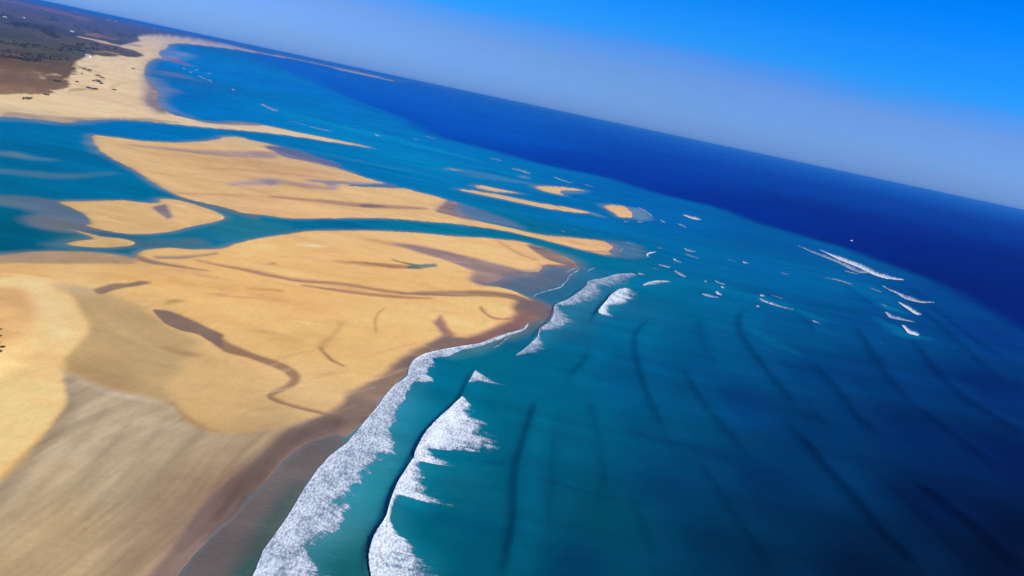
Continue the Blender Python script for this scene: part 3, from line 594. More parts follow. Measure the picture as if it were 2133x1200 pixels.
# ------------------------------------------------------------------ materials
def new_mat(name):
    m = bpy.data.materials.new(name); m.use_nodes = True
    return m, m.node_tree.nodes, m.node_tree.links, m.node_tree.nodes['Principled BSDF']
def noise_node(nt, scale, detail, vec=None, rough=0.55):
    n = nt.nodes.new('ShaderNodeTexNoise'); n.inputs['Scale'].default_value = scale; n.inputs['Detail'].default_value = detail; n.inputs['Roughness'].default_value = rough
    if vec is not None: nt.links.new(vec, n.inputs['Vector'])
    return n
def mapping(nt, scale, rotz=0.0):
    g = nt.nodes.new('ShaderNodeNewGeometry'); m = nt.nodes.new('ShaderNodeMapping')
    m.inputs['Scale'].default_value = scale; m.inputs['Rotation'].default_value = (0, 0, rotz)
    nt.links.new(g.outputs['Position'], m.inputs['Vector'])
    return m.outputs[0]
def vary(nt, color_out, fac_out, lo, hi):
    r = nt.nodes.new('ShaderNodeMapRange'); r.inputs[1].default_value = 0.25; r.inputs[2].default_value = 0.75
    r.inputs[3].default_value = lo; r.inputs[4].default_value = hi
    nt.links.new(fac_out, r.inputs[0])
    mx = nt.nodes.new('ShaderNodeVectorMath'); mx.operation = 'SCALE'
    nt.links.new(color_out, mx.inputs[0]); nt.links.new(r.outputs[0], mx.inputs['Scale'])
    return mx.outputs[0]

def ground_mat(name, amps, rough, spec, bump):
    m, n, l, b = new_mat(name)
    nt = m.node_tree
    a = n.new('ShaderNodeAttribute'); a.attribute_name = 'tone'
    v1 = mapping(nt, (1, 1, 1)); p1 = at(60, 1150); p2 = at(420, 870); ang = math.atan2(p2[1] - p1[1], p2[0] - p1[0])
    v2 = n.new('ShaderNodeVectorRotate'); v2.rotation_type = 'Z_AXIS'; v2.inputs['Angle'].default_value = -ang; l.new(v1, v2.inputs['Vector'])
    v3 = n.new('ShaderNodeVectorMath'); v3.operation = 'MULTIPLY'; v3.inputs[1].default_value = (1 / 60, 1 / 6, 0); l.new(v2.outputs[0], v3.inputs[0])
    streak = noise_node(nt, 1.0, 6, v3.outputs[0], 0.6); streak.inputs['Distortion'].default_value = 0.4
    fine = noise_node(nt, 0.28, 8, v1, 0.7)
    mid = noise_node(nt, 0.03, 6, v1, 0.6); mid.inputs['Distortion'].default_value = 1.2
    c = vary(nt, a.outputs['Color'], streak.outputs['Fac'], 1 - amps[0], 1 + amps[0])
    c = vary(nt, c, mid.outputs['Fac'], 1 - amps[1], 1 + amps[1])
    c = vary(nt, c, fine.outputs['Fac'], 1 - amps[2], 1 + amps[2])
    l.new(c, b.inputs['Base Color'])
    b.inputs['Roughness'].default_value = rough; b.inputs['Specular IOR Level'].default_value = spec
    bp = n.new('ShaderNodeBump'); bp.inputs['Strength'].default_value = bump; bp.inputs['Distance'].default_value = 0.4
    l.new(fine.outputs['Fac'], bp.inputs['Height']); l.new(bp.outputs[0], b.inputs['Normal'])
    return m
M_SAND = ground_mat('sand', (0.035, 0.07, 0.09), 0.9, 0.12, 0.25)
M_SCRUB = ground_mat('scrub', (0.05, 0.15, 0.1), 0.95, 0.05, 0.5)

m, n, l, b = new_mat('water'); nt = m.node_tree; M_WATER = m
a = n.new('ShaderNodeAttribute'); a.attribute_name = 'tone'
v1 = mapping(nt, (1, 1, 1))
rip_ang = math.atan2(*(at(1900, 1100) - at(1700, 1060))[::-1])
vr = n.new('ShaderNodeVectorRotate'); vr.rotation_type = 'Z_AXIS'; vr.inputs['Angle'].default_value = -rip_ang; l.new(v1, vr.inputs['Vector'])
vs = n.new('ShaderNodeVectorMath'); vs.operation = 'MULTIPLY'; vs.inputs[1].default_value = (1 / 7.0, 1 / 1.9, 0); l.new(vr.outputs[0], vs.inputs[0])
rip = noise_node(nt, 1.0, 6, vs.outputs[0], 0.6)
mid = noise_node(nt, 0.02, 5, v1, 0.6)
c = vary(nt, a.outputs['Color'], mid.outputs['Fac'], 0.92, 1.08)
c = vary(nt, c, rip.outputs['Fac'], 0.88, 1.12)
l.new(c, b.inputs['Base Color'])
b.inputs['Roughness'].default_value = 0.32; b.inputs['IOR'].default_value = 1.33; b.inputs['Specular IOR Level'].default_value = 0.0
bp = n.new('ShaderNodeBump'); bp.inputs['Strength'].default_value = 0.8; bp.inputs['Distance'].default_value = 0.5
l.new(rip.outputs['Fac'], bp.inputs['Height']); l.new(bp.outputs[0], b.inputs['Normal'])

gl = n.new('ShaderNodeBsdfGlossy'); gl.inputs['Roughness'].default_value = 0.35; gl.inputs['Color'].default_value = (0.6, 0.85, 1, 1)
mxs = n.new('ShaderNodeMixShader'); mxs.inputs[0].default_value = 0.02
l.new(bp.outputs[0], gl.inputs['Normal']); l.new(b.outputs[0], mxs.inputs[1]); l.new(gl.outputs[0], mxs.inputs[2]); l.new(mxs.outputs[0], n['Material Output'].inputs['Surface'])
m, n, l, b = new_mat('foam'); nt = m.node_tree; M_FOAM = m
ac = n.new('ShaderNodeAttribute'); ac.attribute_name = 'cover'
v1 = mapping(nt, (1, 0.5, 0.8), -0.25)
wv = noise_node(nt, 0.45, 3, v1); 
vadd = n.new('ShaderNodeVectorMath'); vadd.operation = 'MULTIPLY_ADD'; vadd.inputs[1].default_value = (1.6, 1.6, 0)
l.new(wv.outputs['Color'], vadd.inputs[0]); l.new(v1, vadd.inputs[2])
vo = n.new('ShaderNodeTexVoronoi'); vo.feature = 'F1'; vo.inputs['Scale'].default_value = 0.62; vo.inputs['Randomness'].default_value = 1; l.new(vadd.outputs[0], vo.inputs['Vector'])
nz = noise_node(nt, 0.95, 5, vadd.outputs[0], 0.62)
nb = noise_node(nt, 0.09, 5, v1, 0.6)
s1 = n.new('ShaderNodeMath'); s1.operation = 'MULTIPLY_ADD'; s1.inputs[1].default_value = -0.55; s1.inputs[2].default_value = 0.40; l.new(vo.outputs['Distance'], s1.inputs[0])   # bright cells, dark gaps
s2 = n.new('ShaderNodeMath'); s2.operation = 'MULTIPLY_ADD'; s2.inputs[1].default_value = 1.1; s2.inputs[2].default_value = -0.55; l.new(nz.outputs['Fac'], s2.inputs[0])
s3 = n.new('ShaderNodeMath'); s3.operation = 'ADD'; l.new(s1.outputs[0], s3.inputs[0]); l.new(s2.outputs[0], s3.inputs[1])
s4 = n.new('ShaderNodeMath'); s4.operation = 'MULTIPLY_ADD'; s4.inputs[1].default_value = 1.1; l.new(nb.outputs['Fac'], s4.inputs[0])
s4.inputs[2].default_value = -0.55
s5 = n.new('ShaderNodeMath'); s5.operation = 'ADD'; l.new(s3.outputs[0], s5.inputs[0]); l.new(s4.outputs[0], s5.inputs[1])
s6 = n.new('ShaderNodeMath'); s6.operation = 'MULTIPLY_ADD'; s6.inputs[1].default_value = 1.0; l.new(s5.outputs[0], s6.inputs[0])
cv = n.new('ShaderNodeMath'); cv.operation = 'MULTIPLY_ADD'; cv.inputs[1].default_value = 1.25; cv.inputs[2].default_value = -0.66; l.new(ac.outputs['Fac'], cv.inputs[0])
l.new(cv.outputs[0], s6.inputs[2])
mr = n.new('ShaderNodeMapRange'); mr.inputs[1].default_value = -0.42; mr.inputs[2].default_value = 0.52; l.new(s6.outputs[0], mr.inputs[0])
cm = n.new('ShaderNodeMath'); cm.operation = 'MULTIPLY'; cm.use_clamp = True
edge = n.new('ShaderNodeMapRange'); edge.inputs[1].default_value = 0.0; edge.inputs[2].default_value = 0.4; l.new(ac.outputs['Fac'], edge.inputs[0])
l.new(mr.outputs[0], cm.inputs[0]); l.new(edge.outputs[0], cm.inputs[1])
l.new(cm.outputs[0], b.inputs['Alpha'])
fc = n.new('ShaderNodeMix'); fc.data_type = 'RGBA'; fc.inputs[6].default_value = (0.33, 0.41, 0.55, 1); fc.inputs[7].default_value = (0.78, 0.83, 0.86, 1)
fr = n.new('ShaderNodeMapRange'); fr.inputs[1].default_value = -0.05; fr.inputs[2].default_value = 0.95; l.new(s6.outputs[0], fr.inputs[0]); l.new(fr.outputs[0], fc.inputs[0])
l.new(fc.outputs[2], b.inputs['Base Color']); b.inputs['Roughness'].default_value = 0.8; b.inputs['Specular IOR Level'].default_value = 0.1
bp = n.new('ShaderNodeBump'); bp.inputs['Strength'].default_value = 0.9; bp.inputs['Distance'].default_value = 0.5
l.new(s3.outputs[0], bp.inputs['Height']); l.new(bp.outputs[0], b.inputs['Normal'])

def plain(name, col, rough=0.7, var=0.15, scale=1.0, spec=0.3):
    m, n, l, b = new_mat(name); nt = m.node_tree
    nz = noise_node(nt, scale, 4, mapping(nt, (1, 1, 1)))
    rgb = n.new('ShaderNodeRGB'); rgb.outputs[0].default_value = (*col, 1)
    l.new(vary(nt, rgb.outputs[0], nz.outputs['Fac'], 1 - var, 1 + var), b.inputs['Base Color'])
    b.inputs['Roughness'].default_value = rough; b.inputs['Specular IOR Level'].default_value = spec
    return m
M_WALL = plain('white_render', (0.78, 0.76, 0.72), 0.8, 0.06, 0.3)
M_ROOF = plain('pale_roof', (0.5, 0.47, 0.44), 0.7, 0.1, 0.3)
M_DARK = plain('dark_opening', (0.03, 0.035, 0.04), 0.4, 0.1, 1)
M_LEAF = plain('leaves', (0.095, 0.09, 0.05), 0.8, 0.35, 0.3, 0.1)
M_LEAF2 = plain('olive_leaves', (0.12, 0.10, 0.06), 0.8, 0.35, 0.3, 0.1)
M_BARK = plain('bark', (0.09, 0.065, 0.045), 0.9, 0.2, 2)
M_HULL = plain('white_paint', (0.8, 0.8, 0.8), 0.35, 0.04, 1, 0.5)
M_STRIPE = plain('blue_paint', (0.05, 0.12, 0.35), 0.4, 0.05, 1, 0.5)

# ------------------------------------------------------------------ mesh builders
def mesh_obj(name, verts, faces, mat, parent=None, attrs=None, smooth_sh=True):
    me = bpy.data.meshes.new(name)
    v = np.asarray(verts, np.float32); f = np.asarray(faces, np.int32) if not isinstance(faces, list) else None
    if f is not None:
        k = f.shape[1]
        me.vertices.add(len(v)); me.vertices.foreach_set('co', v.ravel())
        me.loops.add(f.size); me.loops.foreach_set('vertex_index', f.ravel())
        me.polygons.add(len(f)); me.polygons.foreach_set('loop_start', np.arange(0, f.size, k, dtype=np.int32))
        me.polygons.foreach_set('loop_total', np.full(len(f), k, np.int32))
    else:
        me.from_pydata([tuple(map(float, p)) for p in v], [], faces)
    me.polygons.foreach_set('use_smooth', [smooth_sh] * len(me.polygons))
    me.update(calc_edges=True)
    for nm, arr in (attrs or {}).items():
        if arr.ndim == 2:
            at_ = me.attributes.new(nm, 'FLOAT_COLOR', 'POINT')
            at_.data.foreach_set('color', np.hstack([arr, np.ones((len(arr), 1))]).astype(np.float32).ravel())
        else:
            at_ = me.attributes.new(nm, 'FLOAT', 'POINT'); at_.data.foreach_set('value', arr.astype(np.float32))
    me.materials.append(mat)
    o = bpy.data.objects.new(name, me); scene.collection.objects.link(o)
    if parent is not None: o.parent = parent
    return o
def tag(o, label=None, cat=None, group=None, kind=None):
    if label: o['label'] = label
    if cat: o['category'] = cat
    if group: o['group'] = group
    if kind: o['kind'] = kind
    return o

idx = np.arange(N).reshape(NR, NA)
QF = np.stack([idx[:-1, :-1].ravel(), idx[:-1, 1:].ravel(), idx[1:, 1:].ravel(), idx[1:, :-1].ravel()], 1)
def sub(name, fsel, Z, C, mat):
    F = QF[fsel]
    u, inv = np.unique(F.ravel(), return_inverse=True)
    return mesh_obj(name, np.stack([X[u], Y[u], Z[u]], 1), inv.reshape(-1, 4), mat, attrs={'tone': C[u]})
warm = (RR < 1500)[:, None] * np.array([0.0, -0.02, 0.04]) + 1.0
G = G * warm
s, m = mask(FLAT, 0.006)
G[s] *= 1 + m[:, None] * np.array([0.03, 0.02, 0.05])
Gout = np.clip(G / KLIGHT, 0.0005, 0.8)
Wout = np.clip(Wc / KLIGHT / np.array([1.0, 1.08, 1.05]) - np.array([0.003, 0.002, 0.002]), 0.0, 0.8)
flev = lev[QF].max(1); flevmin = lev[QF].min(1)
fown = owner[QF].max(1); fscr = scrub[QF].mean(1)
GLAB = {'beach': ('beach', 'broad golden beach and grey tidal flat filling the lower left, cut by a meandering stream', 'beach'),
 'head': ('spit', 'pale dune sand point running out into a thin spit below the scrubland', 'beach'),
 'bank': ('sandbank', 'largest golden sandbank, long and streaked, in the middle of the estuary', 'sandbank'),
 'isl2': ('sandbank', 'rounded sandbank with a wet notch, left of centre below the largest bank', 'sandbank'),
 'isl3': ('sandbank', 'small flat oval sandbank just above the near beach at left', 'sandbank'),
 'isl4': ('sandbank', 'long thin curved sandbank lying offshore of the largest bank', 'sandbank'),
 'isl5': ('sandbank', 'short thin sliver of sand just above the long thin sandbank', 'sandbank'),
 'isl6': ('sandbank', 'hook shaped small sandbank open to the right, near the dark blue water', 'sandbank'),
 'isl7': ('sandbank', 'stubby outermost sandbank ringed by shallow water and whitecaps', 'sandbank')}
for k_, (nm, lab, cat) in GLAB.items():
    sel = (fown == OWN[k_]) & (flev > -0.4)
    if k_ == 'head':
        o = sub('scrubland', sel & (fscr >= 0.5), GZ, Gout, M_SCRUB)
        tag(o, 'dark brown and green scrubland behind the pale dunes, fading into blue haze', 'scrubland', kind='structure')
        sel &= fscr < 0.5
    o = sub(nm, sel, GZ, Gout, M_SAND)
    tag(o, lab, cat, kind='structure')
wsel = (flevmin < 0.05) & ~((flev > 0.9) & (flevmin > 0.0))
o = sub('water', wsel, WZ, Wout, M_WATER)
tag(o, 'teal shallows and deep blue ocean reaching to the horizon', 'sea', kind='structure')
S = 130000
o = mesh_obj('seabed', [(-S, -3000, -14), (S, -3000, -14), (S, S, -14), (-S, S, -14)], [(0, 1, 2, 3)], plain('seabed', (0.2, 0.17, 0.1), 0.9), smooth_sh=False)
tag(o, 'sandy sea floor beneath the water', 'sea floor', kind='structure')

# ------------------------------------------------------------------ breakers: paired front and back points
def water_z(Q):
    h = swell(Q)
    # match the flattening of the sheet near the shore
    r = np.hypot(Q[:, 0], Q[:, 1]); a_ = np.arctan2(Q[:, 0], Q[:, 1])
    fi = np.interp(a_, az, np.arange(NA)); fj = np.interp(r, rad, np.arange(NR))
    i0 = np.clip(fi.astype(int), 0, NA - 2); j0 = np.clip(fj.astype(int), 0, NR - 2)
    tx = fi - i0; ty = fj - j0
    def bil(A2):
        A2 = A2.reshape(NR, NA)
        return (A2[j0, i0] * (1 - tx) + A2[j0, i0 + 1] * tx) * (1 - ty) + (A2[j0 + 1, i0] * (1 - tx) + A2[j0 + 1, i0 + 1] * tx) * ty
    return np.maximum(bil(WZ), bil(GZ)), r
BIDX = 0
def breaker(pairs, label, dens=0.9, lift=0.25, name='breaking_wave', group=None, streak=0.45, step=1.6, fade=0.55, thick=0.5, flat=0.45):
    global BIDX
    BIDX += 1
    A = np.array([p[0] for p in pairs], float); B = np.array([p[1] for p in pairs], float)
    def resample(P):
        seg = np.r_[0, np.cumsum(np.hypot(*np.diff((A + B) / 2, axis=0).T) + 1e-6)]
        n_ = max(int(seg[-1] / step), 6)
        s_ = np.linspace(0, seg[-1], n_)
        # monotone-ish cubic through the points
        out = []
        for d in range(2):
            y = P[:, d]; mslope = np.gradient(y, seg)
            i = np.clip(np.searchsorted(seg, s_, 'right') - 1, 0, len(seg) - 2)
            hh = seg[i + 1] - seg[i]; t = (s_ - seg[i]) / hh
            m0 = mslope[i] * hh * .5; m1 = mslope[i + 1] * hh * .5
            out.append((2 * t**3 - 3 * t**2 + 1) * y[i] + (t**3 - 2 * t**2 + t) * m0 + (-2 * t**3 + 3 * t**2) * y[i + 1] + (t**3 - t**2) * m1)
        return np.stack(out, 1), s_
    a_, s_ = resample(A); b_, _ = resample(B)
    b_ = b_ + (b_ - a_) * (0.28 * (fbm(s_ / 3.2, s_ * 0 + BIDX, 601, 4) - .5))[:, None]
    wmax = np.hypot(*(b_ - a_).T).max()
    nt_ = int(np.clip(wmax / 1.6, 5, 90))
    T = np.linspace(0, 1, nt_) ** 1.15
    Pp = a_[:, None, :] + (b_ - a_)[:, None, :] * T[None, :, None]
    n1 = len(s_)
    Q = ats(Pp.reshape(-1, 2))
    z, r = water_z(Q)
    ss = np.repeat(s_, nt_); tt = np.tile(T, n1)
    wpx = np.repeat(np.hypot(*(b_ - a_).T), nt_)
    jag = fbm(ss / 7.0, tt * wpx / 16.0 + BIDX * 7.3, 201 + BIDX, 5) - .5
    jag2 = fbm(ss / 26.0, tt * 0.9 + 3.1, 301 + BIDX, 3) - .5
    te = tt + jag * streak * 1.3 + jag2 * streak * 0.9
    strk = fbm(ss / 2.6, tt * wpx / 45.0 + 5.1, 501 + BIDX, 3)
    wn1 = fbm(Q[:, 0] / 5.0, Q[:, 1] / 10.0, 77, 4) - .5; wn2 = fbm(Q[:, 0] / 20.0, Q[:, 1] / 34.0, 79, 3) - .5
    te = tt + (jag * 0.7 + jag2) * streak * 0.8 + (wn1 * 0.5 + wn2 * (0.25 if name == 'foam_wash' else 0.45)) * np.clip(wpx / 60, 0.25, 1)
    cov = dens * (1 - smooth(fade * flat, 1.0, te)) * (1.0 - 0.12 * tt) + (strk - .5) * 0.5 * smooth(0.05, 0.5, tt) * (1 - smooth(.8, 1, tt))
    lipw = np.clip(5.0 / np.maximum(wpx, 3), 0.04, 0.3)
    cov = np.maximum(cov, (1 - smooth(0.2, 1.0, tt / lipw + jag)) * min(1.0, dens * 1.2))
    cov = np.clip(cov, 0, 1) * (1 - smooth(.9, 1.0, tt))
    cov *= smooth(0, 0.015, tt + 0.012 + 0.02 * (fbm(ss / 2.5, tt * 0, 11, 2) - .5))
    ends = smooth(0, 3, ss) * smooth(0, 3, s_[-1] - ss)
    cov *= 0.15 + 0.85 * ends
    bump = fbm(Q[:, 0] / 1.6, Q[:, 1] / 1.6, 61, 3)
    z = z + 0.10 + cov * (thick * bump + lift * (1 - smooth(0, 0.25, tt))) * np.clip(r / 900, 1, 3)
    z = np.where(tt < 0.004, z - 0.1, z)
    ii = np.arange(n1 * nt_).reshape(n1, nt_)
    F = np.stack([ii[:-1, :-1].ravel(), ii[1:, :-1].ravel(), ii[1:, 1:].ravel(), ii[:-1, 1:].ravel()], 1)
    F = F[cov[F].max(1) > 0.1]
    u, inv = np.unique(F.ravel(), return_inverse=True)
    o = mesh_obj(name, np.stack([Q[u, 0], Q[u, 1], z[u]], 1), inv.reshape(-1, 4), M_FOAM, attrs={'cover': cov[u]})
    c = o.data.vertices[0].co.copy()
    # facing up
    return tag(o, label, 'wave', group)

G_SURF = 'breaking waves and whitecaps'
breaker([((1100, 674), (1103, 675)), ((1092, 684), (1095, 687)), ((1050, 697), (1054, 702)), ((1026, 706), (1030, 712)), ((999, 716), (1003, 722)), ((965, 721), (970, 729)), ((930, 727), (945, 740)), ((905, 732), (925, 746)), ((881, 739), (905, 748)),
 ((866, 747), (912, 760)), ((857, 756), (898, 772)), ((851, 768), (893, 782)), ((850, 776), (908, 794)), ((847, 785), (866, 798)), ((836, 794), (862, 808)), ((824, 801), (852, 824)), ((810, 815), (840, 845)), ((798, 830), (830, 862)), ((784, 850), (826, 882)),
 ((770, 866), (824, 905)), ((755, 884), (828, 930)), ((738, 905), (832, 945)), ((722, 923), (812, 960)), ((704, 937), (790, 978)), ((686, 951), (768, 996)), ((672, 966), (750, 1015)), ((660, 980), (738, 1035)), ((646, 1000), (732, 1055)),
 ((634, 1017), (724, 1075)), ((622, 1037), (712, 1098)), ((610, 1058), (688, 1118)), ((596, 1080), (662, 1132)), ((580, 1103), (642, 1146)), ((564, 1125), (650, 1166)), ((548, 1147), (672, 1184)), ((538, 1172), (696, 1202)), ((527, 1197), (716, 1225)), ((510, 1235), (730, 1260))],
 'widest band of white foam washing up against the brown wet beach', 0.77, 0.3, 'foam_wash', None, 0.4, 1.6, 0.88, 0.25, 0.85)
breaker([((963, 832), (967, 834)), ((948, 845), (985, 850)), ((935, 858), (1005, 868)), ((918, 872), (1032, 893)), ((902, 888), (1045, 916)), ((888, 903), (1050, 936)), ((878, 918), (1036, 946)), ((872, 930), (992, 943)), ((866, 942), (900, 941)),
 ((862, 952), (928, 958)), ((860, 962), (962, 973)), ((855, 969), (876, 969)), ((846, 982), (898, 985)), ((838, 995), (904, 999)), ((830, 1007), (905, 1011)), ((824, 1018), (922, 1034)), ((820, 1028), (965, 1061)), ((816, 1040), (834, 1041)),
 ((811, 1055), (822, 1056)), ((807, 1070), (816, 1071)), ((803, 1084), (814, 1088)), ((795, 1098), (828, 1112)), ((785, 1112), (858, 1130)), ((777, 1126), (874, 1148)), ((770, 1145), (888, 1168)), ((766, 1165), (910, 1187)), ((768, 1185), (920, 1204)), ((772, 1205), (930, 1226)), ((774, 1240), (940, 1262))],
 'nearest breaker with jagged white fingers of foam trailing seaward behind its crest', 0.92, 0.7, 'breaking_wave', None, 0.6, 1.3, 0.66, 0.7, 0.6)
breaker([((990, 772), (995, 775)), ((985, 780), (1030, 792)), ((982, 787), (1072, 808)), ((979, 793), (1000, 797)), ((975, 800), (980, 802))], 'small spilling foam tongue at the upper end of the nearest breaker', 0.75, 0.2, 'breaking_wave', None, .3, 1.3)
breaker([((1320, 570), (1334, 575)), ((1284, 572), (1322, 584)), ((1254, 581), (1300, 598)), ((1224, 587), (1268, 600)), ((1219, 598), (1264, 612)), ((1206, 610), (1264, 622)), ((1194, 618), (1254, 632)), ((1182, 626), (1218, 638)), ((1168, 632), (1184, 640)), ((1155, 637), (1168, 643)),
 ((1152, 645), (1178, 650)), ((1153, 652), (1194, 662)), ((1150, 662), (1206, 672)), ((1146, 670), (1200, 682)), ((1134, 680), (1168, 689)), ((1122, 688), (1138, 692)), ((1121, 697), (1125, 699)), ((1119, 703), (1128, 708)), ((1110, 712), (1143, 720)), ((1097, 723), (1148, 729)), ((1086, 732), (1118, 736)), ((1074, 740), (1080, 742))],
 'long crooked breaker wrapping round the tip of the brown wet point', 0.56, 0.6, 'breaking_wave', None, 0.3, 1.2, 0.6, 0.3)
breaker([((1306, 600), (1313, 601)), ((1287, 607), (1340, 615)), ((1272, 616), (1330, 625)), ((1263, 630), (1304, 637)), ((1257, 637), (1272, 641)), ((1250, 645), (1276, 655)), ((1245, 652), (1282, 661)), ((1246, 656), (1258, 660))], 'fan shaped white breaker standing alone right of the crooked one', 0.82, 0.5, 'breaking_wave', None, .3, 1.0, .6, .3)
breaker([((1338, 594), (1342, 596)), ((1352, 588), (1378, 594)), ((1372, 585), (1402, 590)), ((1392, 586), (1406, 588))], 'flat white streak of surf above the fan shaped breaker', 0.72, 0.3, 'breaking_wave', None, .3, 1.0)

def lineb(pts, w, label, dens=0.8, name='swash_line'):
    """thin foam line with its given width in photo units, along pts"""
    P = chaikin(pts, False, 1)
    t = np.gradient(P, axis=0); t /= np.linalg.norm(t, axis=1)[:, None] + 1e-9
    nn = np.stack([-t[:, 1], t[:, 0]], 1)
    nn *= np.where(nn[:, :1] < 0, -1, 1)
    return breaker([(tuple(p), tuple(p + q * w)) for p, q in zip(P, nn)], label, dens, 0.15, name, None, 0.35, 1.0, 0.5, 0.15)
lineb([(1203, 555), (1204, 563), (1192, 570), (1184, 576), (1180, 586), (1172, 592), (1168, 598), (1140, 605), (1117, 612), (1110, 620)], 3.0, 'thin wavy foam line crossing the shallow bay below the sand tip', 0.62)
lineb([(1202, 556), (1190, 562), (1177, 568)], 2.2, 'short faint foam line starting at the reddish sand tip', 0.6)
lineb([(1240, 557), (1230, 561), (1222, 566)], 2.2, 'short foam dash in the channel mouth right of the sand tip', 0.62)
lineb([(1066, 698), (1052, 706), (1044, 715), (1028, 725)], 3.0, 'little diagonal foam line just off the reddish wet sand', 0.55)
lineb([(1299, 515), (1290, 524)], 1.8, 'tiny slanting foam dash over the lavender shallows', 0.6)

def cap(pts_front, pts_back, label, dens=0.85, name='whitecap'):
    pts_back = [(f[0] + (q[0] - f[0]) * 1.2, f[1] + (q[1] - f[1]) * 1.2) for f, q in zip(pts_front, pts_back)]
    return breaker(list(zip(pts_front, pts_back)), label, dens * (0.95 if dens > 0.8 else 0.85), 0.4, name, G_SURF if name == 'whitecap' else None, 0.25, 0.8, 0.6, 0.3)
cap([(1705, 520), (1720, 528), (1745, 541), (1770, 551), (1790, 559), (1820, 574), (1844, 581), (1882, 585)], [(1706, 519), (1722, 525), (1747, 532), (1775, 542), (1798, 550), (1822, 561), (1850, 573), (1886, 583)], 'longest bright white breaker far out at the edge of the dark water', 0.95, 'breaking_wave')
cap([(1661, 512), (1690, 526), (1720, 538), (1745, 548), (1770, 561), (1790, 569), (1808, 569)], [(1663, 511), (1694, 522), (1724, 532), (1750, 542), (1775, 551), (1798, 561), (1812, 567)], 'greyer breaker lying just inside the longest bright one', 0.62, 'breaking_wave')
cap([(1757, 564), (1772, 569), (1787, 572)], [(1758, 563), (1774, 566), (1789, 571)], 'short thin whitecap under the greyer far breaker', 0.7)
cap([(1716, 578), (1735, 583), (1753, 589), (1765, 593), (1775, 594)], [(1717, 577), (1737, 581), (1757, 586), (1767, 589), (1776, 591)], 'low dotted whitecap line left of the four right hand breakers', 0.68)
cap([(1836, 595), (1850, 604), (1865, 611), (1886, 624), (1916, 631), (1945, 634)], [(1838, 594), (1853, 601), (1872, 608), (1894, 615), (1920, 626), (1948, 632)], 'topmost and longest tailed of the four breakers grouped at right', 0.78, 'breaking_wave')
cap([(1869, 629), (1879, 637), (1889, 644), (1902, 653), (1912, 657), (1919, 656)], [(1872, 628), (1884, 633), (1895, 638), (1908, 646), (1918, 652), (1921, 654)], 'blunt bright lozenge breaker, second of the four at right', 0.95, 'breaking_wave')
cap([(1842, 650), (1852, 662), (1868, 666), (1884, 669), (1906, 672)], [(1846, 650), (1858, 654), (1874, 659), (1890, 664), (1908, 671)], 'pale wedge shaped breaker, third of the four at right', 0.7, 'breaking_wave')
cap([(1877, 677), (1884, 686), (1891, 695), (1900, 698), (1912, 701)], [(1882, 677), (1893, 682), (1904, 688), (1916, 692), (1916, 699)], 'lowest and most ragged of the four breakers grouped at right', 0.95, 'breaking_wave')
cap([(1812, 600), (1822, 605), (1836, 609)], [(1814, 599), (1825, 603), (1838, 608)], 'thin whitecap left of the topmost right hand breaker', 0.7)
cap([(1834, 634), (1842, 638), (1848, 641)], [(1836, 633), (1844, 636), (1850, 639)], 'faint whitecap above the pale wedge shaped breaker', 0.55)
cap([(1421, 448), (1438, 456), (1452, 459), (1461, 459)], [(1424, 446), (1442, 449), (1455, 453), (1462, 457)], 'bright whitecap on the bar edge, right of the stubby sandbank', 0.85)
cap([(1409, 466), (1420, 471), (1430, 475)], [(1411, 465), (1423, 468), (1431, 473)], 'broken little whitecap under the bar edge whitecap', 0.7)
cap([(1424, 518), (1430, 523), (1448, 526)], [(1427, 516), (1436, 519), (1452, 523)], 'curved whitecap, upper one of the middle cluster', 0.72)
cap([(1424, 529), (1440, 535), (1457, 540)], [(1426, 528), (1442, 532), (1458, 538)], 'faint streak under the curved whitecap', 0.55)
cap([(1401, 539), (1404, 543), (1418, 548)], [(1404, 537), (1409, 540), (1422, 546)], 'dot like whitecap with a short tail, left of the faint streak', 0.8)
cap([(1403, 564), (1414, 573), (1427, 579)], [(1407, 562), (1420, 568), (1430, 577)], 'slanted brushed whitecap at the lower end of the middle cluster', 0.7)
cap([(1371, 552), (1382, 556), (1396, 559)], [(1373, 550), (1386, 552), (1398, 556)], 'low whitecap left of the slanted brushed one', 0.72)
cap([(1358, 558), (1365, 561), (1372, 562)], [(1360, 557), (1367, 559), (1374, 561)], 'tiny whitecap at the left foot of the middle cluster', 0.7)
cap([(1327, 572), (1331, 572), (1342, 574)], [(1330, 566), (1334, 569), (1344, 572)], 'pointed little whitecap in the channel mouth', 0.85)
cap([(1347, 535), (1346, 531), (1352, 527), (1366, 525)], [(1358, 536), (1350, 532), (1356, 530), (1370, 524)], 'hook shaped bright whitecap off the end of the largest sandbank', 0.9)
cap([(1303, 506), (1312, 508), (1322, 508)], [(1304, 505), (1314, 506), (1324, 507)], 'small whitecap touching the tip of the largest sandbank', 0.7)
cap([(1367, 515), (1372, 518), (1380, 518)], [(1369, 514), (1375, 516), (1382, 517)], 'small faint whitecap above the hook shaped one', 0.55)
cap([(1545, 545), (1549, 549), (1559, 550)], [(1548, 543), (1553, 545), (1561, 549)], 'solitary bright whitecap between the middle cluster and the far breakers', 0.85)
cap([(1513, 540), (1522, 543), (1532, 545)], [(1514, 539), (1524, 541), (1533, 544)], 'faint dash left of the solitary bright whitecap', 0.5)
cap([(1465, 585), (1469, 588), (1474, 588)], [(1468, 583), (1472, 585), (1476, 587)], 'smallest whitecap, left of the curved feather one', 0.72)
cap([(1487, 584), (1495, 590), (1511, 594)], [(1489, 583), (1498, 587), (1513, 592)], 'thin curved feather whitecap above the three bright ones', 0.72)
cap([(1500, 596), (1503, 600), (1512, 601)], [(1502, 594), (1506, 597), (1513, 600)], 'bright comma shaped whitecap, highest of the close trio', 0.85)
